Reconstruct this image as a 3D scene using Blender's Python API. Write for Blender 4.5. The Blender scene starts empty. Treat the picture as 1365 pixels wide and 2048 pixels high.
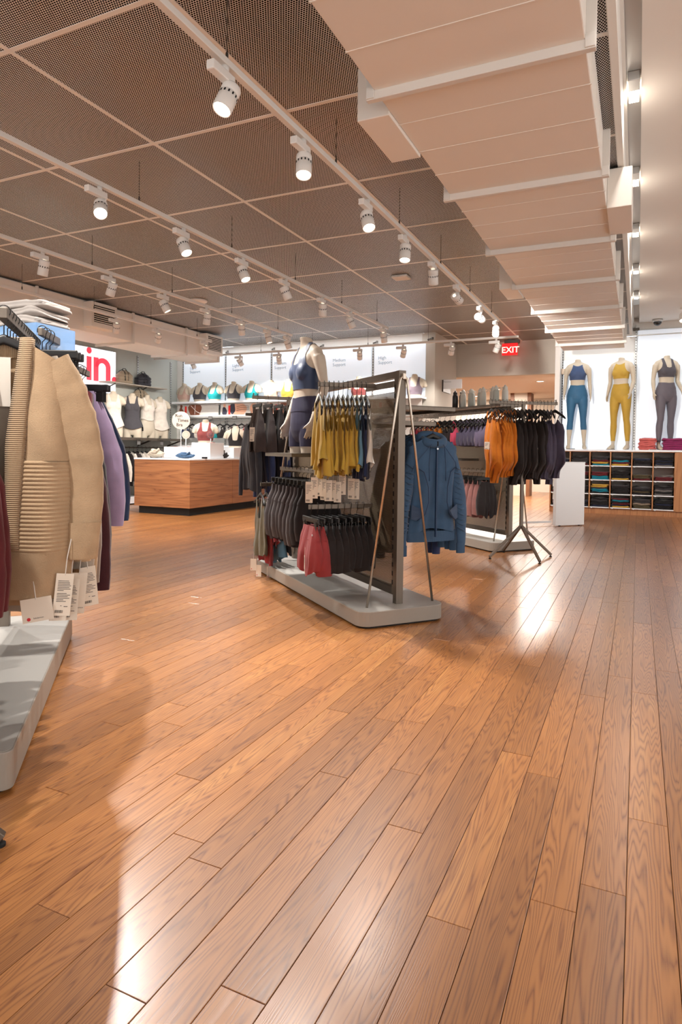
import bpy, bmesh, math, random
from mathutils import Vector, Matrix
from math import sin, cos, pi, radians, sqrt, atan2

# ------------------------------------------------------------------ camera, world, exposure
scene = bpy.context.scene
COL = scene.collection
YAW, PITCH, ROLL = radians(24.9), radians(1.316), radians(0.7155)
FPX, EYE = 1279.67, 1.10
_r = Vector((cos(YAW), sin(YAW), 0))
_f = Vector((-sin(YAW) * cos(PITCH), cos(YAW) * cos(PITCH), -sin(PITCH)))
_u = _r.cross(_f)
_R = _r * cos(ROLL) + _u * sin(ROLL)
_U = -_r * sin(ROLL) + _u * cos(ROLL)
cam_d = bpy.data.cameras.new('camera')
cam = bpy.data.objects.new('camera', cam_d)
COL.objects.link(cam)
cam.matrix_world = Matrix(((_R.x, _U.x, -_f.x, 0), (_R.y, _U.y, -_f.y, 0), (_R.z, _U.z, -_f.z, EYE), (0, 0, 0, 1)))
cam_d.sensor_fit = 'HORIZONTAL'
cam_d.sensor_width = 36.0
cam_d.lens = 36.0 * FPX / 1365.0
cam_d.shift_y = -(1024 - 929.8) / 1365.0
cam_d.clip_start = 0.05
scene.camera = cam

world = bpy.data.worlds.new('mall_ambient')
scene.world = world
world.use_nodes = True
world.node_tree.nodes['Background'].inputs[0].default_value = (1.0, 0.965, 0.93, 1)
world.node_tree.nodes['Background'].inputs[1].default_value = 1.6

SPOT_W = 158.0          # radiant power of one track head
WASH_W = 1.0            # scale of the wall-wash heads
scene.view_settings.view_transform = 'Standard'
scene.view_settings.look = 'None'
scene.view_settings.exposure = 0.40
scene.view_settings.gamma = 1.0
scene.view_settings.use_curve_mapping = False

cy = scene.cycles
cy.max_bounces, cy.diffuse_bounces, cy.glossy_bounces, cy.transmission_bounces, cy.transparent_max_bounces = 5, 3, 3, 4, 8
cy.caustics_reflective = cy.caustics_refractive = False
cy.sample_clamp_indirect = 5.0
cy.use_adaptive_sampling = True
cy.adaptive_threshold = 0.05

# ------------------------------------------------------------------ helpers
RND = random.Random(7)
ORD = ['first', 'second', 'third', 'fourth', 'fifth', 'sixth', 'seventh', 'eighth', 'ninth', 'tenth', 'eleventh',
       'twelfth', 'thirteenth', 'fourteenth', 'fifteenth', 'sixteenth', 'seventeenth', 'eighteenth', 'nineteenth',
       'twentieth']


def srgb(c):
    if isinstance(c[0], float):
        return (c[0], c[1], c[2], 1)
    o = []
    for v in c[:3]:
        v = v / 255.0
        o.append(v / 12.92 if v <= 0.04045 else ((v + 0.055) / 1.055) ** 2.4)
    return (o[0], o[1], o[2], 1)


MATS = {}


def mat(name, col, rough=0.6, metal=0.0, var=0.0, vscale=8.0, bump=0.0, bscale=200.0, coat=0.0, sheen=0.0,
        emit=0.0, ecol=None, wave=None, stretch=None, trans=0.0, ior=1.45, alpha=None, spec=0.5):
    """Principled material with object-space noise colour variation and bump."""
    if name in MATS:
        return MATS[name]
    m = bpy.data.materials.new(name)
    MATS[name] = m
    m.use_nodes = True
    nt = m.node_tree
    N, K = nt.nodes, nt.links
    b = N['Principled BSDF']
    c = srgb(col)
    b.inputs['Base Color'].default_value = c
    b.inputs['Roughness'].default_value = rough
    b.inputs['Metallic'].default_value = metal
    b.inputs['IOR'].default_value = ior
    b.inputs['Specular IOR Level'].default_value = spec
    if coat:
        b.inputs['Coat Weight'].default_value = coat
        b.inputs['Coat Roughness'].default_value = 0.08
    if sheen:
        b.inputs['Sheen Weight'].default_value = sheen
        b.inputs['Sheen Roughness'].default_value = 0.5
    if trans:
        b.inputs['Transmission Weight'].default_value = trans
    if alpha is not None:
        b.inputs['Alpha'].default_value = alpha
    if emit:
        b.inputs['Emission Color'].default_value = srgb(ecol or col)
        b.inputs['Emission Strength'].default_value = emit
    tc = N.new('ShaderNodeTexCoord')
    src = tc.outputs['Object']
    if stretch:
        mp = N.new('ShaderNodeMapping')
        mp.inputs['Scale'].default_value = stretch
        K.new(src, mp.inputs[0])
        src = mp.outputs[0]
    if var:
        nz = N.new('ShaderNodeTexNoise')
        nz.inputs['Scale'].default_value = vscale
        nz.inputs['Detail'].default_value = 4
        K.new(src, nz.inputs['Vector'])
        rp = N.new('ShaderNodeValToRGB')
        rp.color_ramp.elements[0].position = 0.3
        rp.color_ramp.elements[1].position = 0.7
        rp.color_ramp.elements[0].color = tuple(max(0, x * (1 - var)) for x in c[:3]) + (1,)
        rp.color_ramp.elements[1].color = tuple(min(1, x * (1 + var)) for x in c[:3]) + (1,)
        K.new(nz.outputs['Fac'], rp.inputs[0])
        K.new(rp.outputs[0], b.inputs['Base Color'])
    if wave:
        wv = N.new('ShaderNodeTexWave')
        wv.bands_direction = wave[0]
        wv.inputs['Scale'].default_value = wave[1]
        wv.inputs['Distortion'].default_value = wave[3] if len(wave) > 3 else 0.0
        K.new(tc.outputs['Object'], wv.inputs['Vector'])
        bp = N.new('ShaderNodeBump')
        bp.inputs['Strength'].default_value = wave[2]
        bp.inputs['Distance'].default_value = 0.004
        K.new(wv.outputs['Fac'], bp.inputs['Height'])
        K.new(bp.outputs[0], b.inputs['Normal'])
    elif bump:
        n2 = N.new('ShaderNodeTexNoise')
        n2.inputs['Scale'].default_value = bscale
        n2.inputs['Detail'].default_value = 3
        K.new(src, n2.inputs['Vector'])
        bp = N.new('ShaderNodeBump')
        bp.inputs['Strength'].default_value = bump
        bp.inputs['Distance'].default_value = 0.002
        K.new(n2.outputs['Fac'], bp.inputs['Height'])
        K.new(bp.outputs[0], b.inputs['Normal'])
    return m


def fabric(name, col, rough=0.85, **k):
    k.setdefault('bump', 0.25)
    k.setdefault('bscale', 350)
    k.setdefault('sheen', 0.15)
    k.setdefault('var', 0.10)
    k.setdefault('vscale', 14)
    k.setdefault('spec', 0.3)
    return mat(name, col, rough, **k)


class MB:
    """collects vertices and faces of ONE mesh"""

    def __init__(self):
        self.v, self.f, self.m = [], [], []
        self.mi = 0

    def add(self, vs, fs):
        o = len(self.v)
        self.v.extend([tuple(p) for p in vs])
        for q in fs:
            self.f.append(tuple(i + o for i in q))
            self.m.append(self.mi)
        return self

    def box(self, x0, x1, y0, y1, z0, z1):
        return self.add([(x0, y0, z0), (x1, y0, z0), (x1, y1, z0), (x0, y1, z0), (x0, y0, z1), (x1, y0, z1), (x1, y1, z1), (x0, y1, z1)],
                        [(0, 3, 2, 1), (4, 5, 6, 7), (0, 1, 5, 4), (1, 2, 6, 5), (2, 3, 7, 6), (3, 0, 4, 7)])

    def bar(self, p, q, w, h, up=(0, 0, 1)):
        p, q = Vector(p), Vector(q)
        d = (q - p).normalized()
        u = Vector(up)
        s = d.cross(u)
        if s.length < 1e-5:
            s = d.cross(Vector((1, 0, 0)))
        s.normalize()
        u = s.cross(d).normalized()
        s, u = s * w / 2, u * h / 2
        vs = [p - s - u, p + s - u, p + s + u, p - s + u, q - s - u, q + s - u, q + s + u, q - s + u]
        return self.add(vs, [(3, 2, 1, 0), (4, 5, 6, 7), (0, 1, 5, 4), (1, 2, 6, 5), (2, 3, 7, 6), (3, 0, 4, 7)])

    def loft(self, rings, cap=True, closed=True):
        n = len(rings[0])
        vs = [p for r in rings for p in r]
        fs = []
        for i in range(len(rings) - 1):
            for j in range(n if closed else n - 1):
                k = (j + 1) % n
                fs.append((i * n + j, i * n + k, (i + 1) * n + k, (i + 1) * n + j))
        if cap and closed:
            fs.append(tuple(range(n - 1, -1, -1)))
            o = (len(rings) - 1) * n
            fs.append(tuple(o + j for j in range(n)))
        return self.add(vs, fs)

    def tube(self, pts, r, n=8, cap=True):
        pts = [Vector(p) for p in pts]
        m = len(pts)
        rr = r if isinstance(r, (list, tuple)) else [r] * m
        rings = []
        prev = None
        for i, p in enumerate(pts):
            d = (pts[min(i + 1, m - 1)] - pts[max(i - 1, 0)]).normalized()
            if prev is None:
                a = Vector((0, 0, 1)) if abs(d.z) < 0.9 else Vector((1, 0, 0))
                s = d.cross(a).normalized()
            else:
                s = (prev - d * prev.dot(d)).normalized()
            prev = s
            t = d.cross(s)
            ra = rr[i]
            rx, ry = ra if isinstance(ra, tuple) else (ra, ra)
            rings.append([p + s * (cos(2 * pi * j / n) * rx) + t * (sin(2 * pi * j / n) * ry) for j in range(n)])
        return self.loft(rings, cap)

    def lathe(self, prof, n=20, c=(0, 0, 0), cap=True):
        rings = [[(c[0] + r * cos(2 * pi * j / n), c[1] + r * sin(2 * pi * j / n), c[2] + z) for j in range(n)] for r, z in prof]
        return self.loft(rings, cap)

    def prism(self, outline, z0, z1):
        """outline: CCW xy points"""
        n = len(outline)
        vs = [(x, y, z0) for x, y in outline] + [(x, y, z1) for x, y in outline]
        fs = [tuple(range(n - 1, -1, -1)), tuple(range(n, 2 * n))]
        fs += [(j, (j + 1) % n, n + (j + 1) % n, n + j) for j in range(n)]
        return self.add(vs, fs)

    def sphere(self, c, r, n=12, m=8, sq=(1, 1, 1)):
        prof = []
        for i in range(m + 1):
            a = -pi / 2 + pi * i / m
            prof.append((max(1e-4, r * cos(a)), r * sin(a)))
        rings = [[(c[0] + sq[0] * ra * cos(2 * pi * j / n), c[1] + sq[1] * ra * sin(2 * pi * j / n), c[2] + sq[2] * z) for j in range(n)] for ra, z in prof]
        return self.loft(rings, True)

    def xf(self, M, start=0):
        for i in range(start, len(self.v)):
            self.v[i] = tuple(M @ Vector(self.v[i]))
        return self

    def mesh(self, name, mats, smooth=False):
        me = bpy.data.meshes.new(name)
        me.from_pydata(self.v, [], self.f)
        if not isinstance(mats, (list, tuple)):
            mats = [mats]
        for x in mats:
            me.materials.append(x)
        if len(mats) > 1:
            me.polygons.foreach_set('material_index', self.m)
        if smooth:
            me.polygons.foreach_set('use_smooth', [True] * len(me.polygons))
        me.update()
        return me

    def build(self, name, mats, parent=None, smooth=False, bevel=0.0, loc=None, rotz=None, seg=2):
        o = bpy.data.objects.new(name, self.mesh(name, mats, smooth))
        COL.objects.link(o)
        if parent:
            o.parent = parent
        if loc:
            o.location = loc
        if rotz is not None:
            o.rotation_euler = (0, 0, rotz)
        if bevel:
            b = o.modifiers.new('bevel', 'BEVEL')
            b.width = bevel
            b.segments = seg
            b.limit_method = 'ANGLE'
            b.angle_limit = radians(50)
        return o


def rrect(x0, x1, y0, y1, r, n=6):
    pts = []
    for cx, cy, a0 in ((x1 - r, y0 + r, -pi / 2), (x1 - r, y1 - r, 0), (x0 + r, y1 - r, pi / 2), (x0 + r, y0 + r, pi)):
        for i in range(n + 1):
            a = a0 + pi / 2 * i / n
            pts.append((cx + r * cos(a), cy + r * sin(a)))
    return pts


def tag(o, label=None, cat=None, group=None, kind=None):
    if label:
        o['label'] = label
    if cat:
        o['category'] = cat
    if group:
        o['group'] = group
    if kind:
        o['kind'] = kind
    return o


def thing(name, label, cat, loc=(0, 0, 0), rotz=0.0, group=None):
    o = bpy.data.objects.new(name, None)
    o.empty_display_size = 0.05
    COL.objects.link(o)
    o.location = loc
    o.rotation_euler = (0, 0, rotz)
    return tag(o, label, cat, group)


def struct(name, mb, m, label=None, parent=None, **k):
    o = mb.build(name, m, parent, **k)
    o['kind'] = 'structure'
    if label:
        o['label'] = label
    return o


def copy_tree(o, parent=None):
    c = o.copy()
    COL.objects.link(c)
    c.parent = parent
    for ch in list(o.children):
        copy_tree(ch, c)
    return c


def lerp(a, b, t):
    return a + (b - a) * t


def interp(tab, x):
    if x <= tab[0][0]:
        return tab[0][1]
    for (x0, y0), (x1, y1) in zip(tab, tab[1:]):
        if x <= x1:
            return y0 + (y1 - y0) * (x - x0) / (x1 - x0)
    return tab[-1][1]


def text_mesh(txt, size, depth=0.0006, bold=False, align='LEFT'):
    cu = bpy.data.curves.new('lettering', 'FONT')
    cu.body = txt
    cu.size = size
    cu.extrude = depth
    cu.align_x = align
    cu.resolution_u = 3
    if bold:
        cu.offset = size * 0.018
    ob = bpy.data.objects.new('lettering', cu)
    COL.objects.link(ob)
    dg = bpy.context.evaluated_depsgraph_get()
    me = bpy.data.meshes.new_from_object(ob.evaluated_get(dg))
    bpy.data.objects.remove(ob)
    bpy.data.curves.remove(cu)
    return me


def place_text(txt, size, m, parent, origin, right, up, name='lettering', bold=False, align='LEFT', depth=0.0006):
    """lettering lying in the plane spanned by right / up"""
    me = text_mesh(txt, size, depth, bold, align)
    me.materials.clear()
    me.materials.append(m)
    o = bpy.data.objects.new(name, me)
    COL.objects.link(o)
    r, u = Vector(right).normalized(), Vector(up).normalized()
    n = r.cross(u)
    if parent:
        o.parent = parent
    o.matrix_local = Matrix(((r.x, u.x, n.x, origin[0]), (r.y, u.y, n.y, origin[1]), (r.z, u.z, n.z, origin[2]), (0, 0, 0, 1)))
    return o
# ------------------------------------------------------------------ materials of the setting
M_WHITE = mat('white_paint', (238, 234, 228), 0.55, bump=0.05, bscale=60)
M_GYPS = mat('gypsum_white', (236, 231, 224), 0.7, bump=0.04, bscale=40)
M_GREYWALL = mat('warm_grey_wall', (196, 188, 176), 0.75, var=0.03, vscale=2, bump=0.05, bscale=80)
M_SAGE = mat('sage_grey_wall', (192, 194, 186), 0.75, var=0.02, vscale=2)
M_DUCT = mat('duct_white', (240, 234, 226), 0.45, var=0.02, vscale=1.5, bump=0.06, bscale=6)
M_FLANGE = mat('flange_white', (226, 222, 216), 0.5, bump=0.15, bscale=30)
M_DARK = mat('plenum_black', (12, 11, 11), 0.9)
M_TBAR = mat('t_bar_white', (244, 240, 234), 0.45)
M_TRACK = mat('track_white', (232, 228, 222), 0.4)
M_LAMP = mat('lamp_housing_white', (234, 230, 225), 0.38)
M_LENS = mat('lamp_lens_glow', (255, 240, 222), 0.3, emit=14.0, ecol=(255, 236, 214))
M_LENS2 = mat('lamp_lens_dim', (255, 240, 222), 0.3, emit=6.0, ecol=(255, 236, 214))
M_BLACK = mat('black_plastic', (24, 24, 25), 0.42)
M_STEEL = mat('brushed_bronze_steel', (118, 108, 98), 0.4, metal=0.7, var=0.06, vscale=30, stretch=(1, 1, 0.05), bump=0.05, bscale=90)
M_NICKEL = mat('satin_nickel_rod', (196, 184, 170), 0.25, metal=0.9)
M_DKSTEEL = mat('dark_steel', (92, 86, 80), 0.4, metal=0.7)
M_PANELW = mat('white_gloss_panel', (240, 243, 246), 0.18, spec=0.5)
M_LITPANEL = mat('edge_lit_panel', (236, 240, 245), 0.2, emit=0.28, ecol=(220, 236, 252))
M_ALU = mat('standard_aluminium', (205, 205, 203), 0.35, metal=0.6)
M_SLOT = mat('slot_black', (16, 15, 15), 0.8)
M_GLASS = mat('clear_acrylic', (235, 244, 250), 0.03, trans=1.0, ior=1.3)


def perf_material():
    m = bpy.data.materials.new('perforated_metal')
    m.use_nodes = True
    N, K = m.node_tree.nodes, m.node_tree.links
    b = N['Principled BSDF']
    tc = N.new('ShaderNodeTexCoord')
    S = 0.0145

    def dots(ox, oy):
        mp = N.new('ShaderNodeMapping')
        mp.inputs['Location'].default_value = (ox, oy, 0)
        mp.inputs['Scale'].default_value = (1 / S, 1 / (S * 1.732), 1)
        K.new(tc.outputs['Object'], mp.inputs[0])
        fr = N.new('ShaderNodeVectorMath')
        fr.operation = 'FRACTION'
        K.new(mp.outputs[0], fr.inputs[0])
        sb = N.new('ShaderNodeVectorMath')
        sb.operation = 'SUBTRACT'
        sb.inputs[1].default_value = (0.5, 0.5, 0)
        K.new(fr.outputs[0], sb.inputs[0])
        ml = N.new('ShaderNodeVectorMath')
        ml.operation = 'MULTIPLY'
        ml.inputs[1].default_value = (1, 1.732, 0)
        K.new(sb.outputs[0], ml.inputs[0])
        ln = N.new('ShaderNodeVectorMath')
        ln.operation = 'LENGTH'
        K.new(ml.outputs[0], ln.inputs[0])
        lt = N.new('ShaderNodeMath')
        lt.operation = 'LESS_THAN'
        lt.inputs[1].default_value = 0.39
        K.new(ln.outputs['Value'], lt.inputs[0])
        return lt
    a, c = dots(0, 0), dots(0.5, 0.5)
    mx = N.new('ShaderNodeMath')
    mx.operation = 'MAXIMUM'
    K.new(a.outputs[0], mx.inputs[0])
    K.new(c.outputs[0], mx.inputs[1])
    b.inputs['Base Color'].default_value = srgb((232, 230, 228))
    b.inputs['Roughness'].default_value = 0.35
    b.inputs['Metallic'].default_value = 0.25
    hole = N.new('ShaderNodeBsdfDiffuse')
    hole.inputs[0].default_value = srgb((20, 17, 15))
    ms = N.new('ShaderNodeMixShader')
    K.new(mx.outputs[0], ms.inputs[0])
    K.new(b.outputs[0], ms.inputs[1])
    K.new(hole.outputs[0], ms.inputs[2])
    K.new(ms.outputs[0], N['Material Output'].inputs[0])
    return m


def plank_material():
    m = bpy.data.materials.new('oak_plank')
    m.use_nodes = True
    N, K = m.node_tree.nodes, m.node_tree.links
    b = N['Principled BSDF']
    tc = N.new('ShaderNodeTexCoord')
    at = N.new('ShaderNodeAttribute')
    at.attribute_name = 'tone'
    # shift every board to its own piece of grain
    cb = N.new('ShaderNodeCombineXYZ')
    mu = N.new('ShaderNodeMath')
    mu.operation = 'MULTIPLY'
    mu.inputs[1].default_value = 37.0
    K.new(at.outputs['Fac'], mu.inputs[0])
    K.new(mu.outputs[0], cb.inputs[0])
    K.new(mu.outputs[0], cb.inputs[2])
    ad = N.new('ShaderNodeVectorMath')
    K.new(tc.outputs['Object'], ad.inputs[0])
    K.new(cb.outputs[0], ad.inputs[1])

    def mapped(sc):
        mp = N.new('ShaderNodeMapping')
        mp.inputs['Scale'].default_value = sc
        K.new(ad.outputs[0], mp.inputs[0])
        return mp
    # cathedral figure: rings of a slowly varying field
    f1 = N.new('ShaderNodeTexNoise')
    f1.inputs['Scale'].default_value = 1.0
    f1.inputs['Detail'].default_value = 2.5
    f1.inputs['Roughness'].default_value = 0.45
    K.new(mapped((13.0, 0.75, 1)).outputs[0], f1.inputs['Vector'])
    rg = N.new('ShaderNodeMath')
    rg.operation = 'MULTIPLY'
    rg.inputs[1].default_value = 60.0
    K.new(f1.outputs['Fac'], rg.inputs[0])
    sn = N.new('ShaderNodeMath')
    sn.operation = 'PINGPONG'
    sn.inputs[1].default_value = 1.0
    K.new(rg.outputs[0], sn.inputs[0])
    pw = N.new('ShaderNodeMath')
    pw.operation = 'POWER'
    pw.inputs[1].default_value = 2.0
    K.new(sn.outputs[0], pw.inputs[0])
    # fine pores along the board
    f2 = N.new('ShaderNodeTexNoise')
    f2.inputs['Scale'].default_value = 1.0
    f2.inputs['Detail'].default_value = 4
    f2.inputs['Roughness'].default_value = 0.65
    K.new(mapped((420, 12, 1)).outputs[0], f2.inputs['Vector'])
    pm = N.new('ShaderNodeMath')
    pm.operation = 'MULTIPLY'
    K.new(pw.outputs[0], pm.inputs[0])
    K.new(f2.outputs['Fac'], pm.inputs[1])
    f3 = N.new('ShaderNodeTexNoise')
    f3.inputs['Scale'].default_value = 1.0
    f3.inputs['Detail'].default_value = 2
    K.new(mapped((14, 2, 1)).outputs[0], f3.inputs['Vector'])
    # colours: tone picks the board, grain darkens it
    r1 = N.new('ShaderNodeValToRGB')
    e = r1.color_ramp.elements
    e[0].position, e[0].color = 0.0, srgb((132, 84, 42))
    e[1].position, e[1].color = 1.0, srgb((202, 148, 84))
    x = e.new(0.35)
    x.color = srgb((158, 103, 52))
    x = e.new(0.7)
    x.color = srgb((174, 115, 60))
    mt = N.new('ShaderNodeMath')
    mt.operation = 'MULTIPLY_ADD'
    mt.inputs[1].default_value = 0.45
    K.new(f3.outputs['Fac'], mt.inputs[0])
    ms = N.new('ShaderNodeMath')
    ms.operation = 'MULTIPLY_ADD'
    ms.inputs[1].default_value = 0.50
    ms.inputs[2].default_value = 0.02
    K.new(at.outputs['Fac'], ms.inputs[0])
    K.new(ms.outputs[0], mt.inputs[2])
    K.new(mt.outputs[0], r1.inputs[0])
    mix = N.new('ShaderNodeMixRGB')
    mix.blend_type = 'MULTIPLY'
    mix.inputs[2].default_value = srgb((140, 98, 70))
    sc = N.new('ShaderNodeMath')
    sc.operation = 'MULTIPLY'
    sc.inputs[1].default_value = 1.25
    sc.use_clamp = True
    K.new(pm.outputs[0], sc.inputs[0])
    K.new(sc.outputs[0], mix.inputs[0])
    K.new(r1.outputs[0], mix.inputs[1])
    K.new(mix.outputs[0], b.inputs['Base Color'])
    b.inputs['Roughness'].default_value = 0.42
    b.inputs['Coat Weight'].default_value = 0.8
    b.inputs['Coat Roughness'].default_value = 0.24
    b.inputs['Coat IOR'].default_value = 1.55
    bp = N.new('ShaderNodeBump')
    bp.inputs['Strength'].default_value = 0.12
    bp.inputs['Distance'].default_value = 0.0008
    bp.invert = True
    K.new(pm.outputs[0], bp.inputs['Height'])
    K.new(bp.outputs[0], b.inputs['Normal'])
    K.new(bp.outputs[0], b.inputs['Coat Normal'])
    return m


M_PERF = perf_material()
M_PLANK = plank_material()
M_SUB = mat('subfloor_dark', (60, 40, 28), 0.9)

# ------------------------------------------------------------------ floor: planks laid along Y
PW = 0.1071
floor = struct('floor', MB().box(-9.4, 4.1, -3.2, 22, -0.12, -0.014), M_SUB, 'glossy brown oak plank floor of the shop')
JOINT = {}
for x, y in ((-1.02, 1.372), (-0.70, 1.07), (-0.70, 2.067), (-0.595, 1.753), (-0.38, 1.445), (-0.06, 1.725), (-1.235, 1.072),
             (-1.77, 2.18), (-0.94, 2.433), (-0.56, 3.26), (-0.12, 3.095), (-0.17, 5.098), (0.05, 4.573)):
    JOINT.setdefault(math.floor((x + 0.004) / PW), []).append(y)
prnd = random.Random(41)
planks = []
for k in range(-88, 38):
    x0 = -0.004 + k * PW
    ys = sorted(JOINT.get(k, []))
    cuts = []
    if ys:
        y = ys[0]
        while y > -3.2:
            y -= prnd.uniform(0.45, 1.5)
            cuts.append(y)
        cuts += ys
        y = ys[-1]
    else:
        y = -3.2 - prnd.uniform(0, 1)
        cuts.append(y)
    ymax = 12.75 if not (-3.36 < x0 < -1.45) else 21.5
    while y < ymax:
        y += prnd.choice((prnd.uniform(0.5, 1.0), prnd.uniform(1.1, 2.4), prnd.uniform(1.4, 2.6)))
        cuts.append(y)
    cuts.sort()
    for a, c in zip(cuts, cuts[1:]):
        planks.append((x0, max(a, -3.2), min(c, ymax), prnd.random()))


def frame_px(x, y, z):
    v = Vector((x, y, z - EYE))
    d = v.dot(_f)
    if d < 0.2:
        return None
    return 682.5 + FPX * v.dot(_R) / d, 929.8 - FPX * v.dot(_U) / d, d


def plank_rank(p):
    q = frame_px(p[0] + PW / 2, min(max((p[1] + p[2]) / 2, 0.95), p[2]), 0)
    if not q or not (-60 < q[0] < 1425 and q[1] < 2150):
        return -1
    return (p[2] - p[1]) / q[2] ** 3


planks.sort(key=plank_rank, reverse=True)


def plank_mb(mb, p):
    x0, y0, y1, t = p
    g = 0.0007
    top = -t * 0.0004
    vs = [(x0 + g, y0 + g, -0.014), (x0 + PW - g, y0 + g, -0.014), (x0 + PW - g, y1 - g, -0.014), (x0 + g, y1 - g, -0.014)]
    b = 0.0011
    vs += [(x0 + g, y0 + g, top - b), (x0 + PW - g, y0 + g, top - b), (x0 + PW - g, y1 - g, top - b), (x0 + g, y1 - g, top - b)]
    vs += [(x0 + g + b, y0 + g + b, top), (x0 + PW - g - b, y0 + g + b, top), (x0 + PW - g - b, y1 - g - b, top), (x0 + g + b, y1 - g - b, top)]
    fs = [(8, 9, 10, 11)]
    for i in range(4):
        j = (i + 1) % 4
        fs += [(i, j, 4 + j, 4 + i), (4 + i, 4 + j, 8 + j, 8 + i)]
    mb.add(vs, fs)


def tone_attr(o, tones):
    at = o.data.attributes.new('tone', 'FLOAT', 'POINT')
    at.data.foreach_set('value', tones)


for p in planks[:300]:
    mb = MB()
    plank_mb(mb, p)
    o = mb.build('plank', M_PLANK, floor)
    tone_attr(o, [p[3]] * 12)
mb, tones = MB(), []
for p in planks[300:]:
    plank_mb(mb, p)
    tones += [p[3]] * 12
o = mb.build('far_planks', M_PLANK, floor)
tone_attr(o, tones)
o['kind'] = 'stuff'

# ------------------------------------------------------------------ perforated ceiling
CZ = 3.25
GX, GY = 1.069, 1.1465
XR = -0.17
ceiling = struct('ceiling', MB().box(-9.3, XR, -3.2, 12.8, CZ + 0.03, CZ + 0.12), M_DARK, 'dark plenum above the perforated metal ceiling')
xs = [XR] + [-1.011 - GX * i for i in range(0, 8)] + [-9.2]
ys = [-3.2] + [2.431 + GY * j for j in range(-4, 9)] + [12.7]
for i in range(len(xs) - 1):
    for j in range(len(ys) - 1):
        if ys[j] < 0.2 and i < 0:
            continue
        MB().box(xs[i + 1] + 0.012, xs[i] - 0.012, ys[j] + 0.012, ys[j + 1] - 0.012, CZ, CZ + 0.012).build('ceiling_panel', M_PERF, ceiling)
for x in xs:
    MB().box(x - 0.015, x + 0.015, -3.2, 12.7, CZ - 0.004, CZ + 0.02).build('ceiling_t_bar', M_TBAR, ceiling)
for y in ys:
    MB().box(-9.2, XR, y - 0.015, y + 0.015, CZ - 0.003, CZ + 0.02).build('ceiling_t_bar', M_TBAR, ceiling)

# plaster ceiling on the right with its lighting slot
SZ = 3.5
plaster = struct('ceiling_plaster', MB().box(XR + 0.03, -0.12, -3.2, 13.0, SZ, SZ + 0.1).box(-0.03, 4.0, -3.2, 13.0, SZ, SZ + 0.1)
                 .box(XR - 0.01, XR + 0.03, -3.2, 13.0, CZ - 0.02, SZ + 0.1).box(-0.13, -0.02, -3.2, 13.0, SZ + 0.09, SZ + 0.12), M_GYPS,
                 'smooth white plaster ceiling right of the duct')
MB().box(-0.12, -0.03, -3.2, 11.6, SZ + 0.045, SZ + 0.09).build('slot_liner', M_ALU, plaster)
for y in (1.2, 2.9, 4.668, 6.176, 7.644, 9.239, 10.757):
    t = thing('slot_light', 'small square light set in the ceiling slot, ' + ORD[[1.2, 2.9, 4.668, 6.176, 7.644, 9.239, 10.757].index(y)] + ' counted from the camera', 'light', (-0.075, y, SZ + 0.02), 0, 'lights in the plaster ceiling slot')
    MB().box(-0.036, 0.036, -0.14, 0.0, -0.035, 0.025).build('housing', M_ALU, t, bevel=0.004)
    MB().box(-0.03, 0.03, 0.003, 0.16, -0.03, -0.015).build('lens', M_LENS, t)
    l = bpy.data.lights.new('slot_lamp', 'AREA')
    l.energy = 3.5
    l.size = 0.06
    l.color = (1, 0.95, 0.88)
    lo = bpy.data.objects.new('slot_lamp', l)
    lo.location = (0, 0.08, -0.04)
    lo.parent = t
    COL.objects.link(lo)

# ------------------------------------------------------------------ walls
wall_back = struct('wall_back', MB().box(-9.3, -3.60, 11.23, 11.5, 0, CZ + 0.02), M_WHITE, 'white back wall behind the bra display')
struct('wall_pillar', MB().box(-3.60, -3.356, 11.2, 12.7, 0, CZ + 0.02), M_GREYWALL, 'warm grey wall end beside the exit opening')
struct('wall_exit', MB().box(-3.4, -1.447, 12.7, 12.85, 2.6, CZ + 0.3), M_GREYWALL, 'warm grey header over the exit opening')
struct('wall_left', MB().box(-9.35, -9.2, -3.2, 11.3, 0, CZ + 0.02), M_SAGE, 'pale sage grey left wall')
struct('wall_right_display', MB().box(-1.36, 4.0, 13.0, 13.15, 0, SZ + 0.1), M_WHITE, 'white display wall behind the mannequins')
struct('wall_display_end', MB().box(-1.447, -1.36, 12.62, 13.15, 0, SZ), M_WHITE, 'narrow white wall end left of the mannequins')
struct('wall_right', MB().box(4.0, 4.15, -3.2, 13.1, 2.9, SZ + 0.1).box(4.0, 4.15, 10.5, 13.1, 0, 2.9), M_WHITE, 'white wall over the unseen opening added for side light')


def pane_material():
    m = bpy.data.materials.new('added_pane_glass')
    m.use_nodes = True
    N, K = m.node_tree.nodes, m.node_tree.links
    g = N.new('ShaderNodeBsdfGlossy')
    g.inputs['Roughness'].default_value = 0.02
    t = N.new('ShaderNodeBsdfTransparent')
    x = N.new('ShaderNodeMixShader')
    x.inputs[0].default_value = 0.07
    K.new(t.outputs[0], x.inputs[1])
    K.new(g.outputs[0], x.inputs[2])
    K.new(x.outputs[0], N['Material Output'].inputs[0])
    return m


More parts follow.
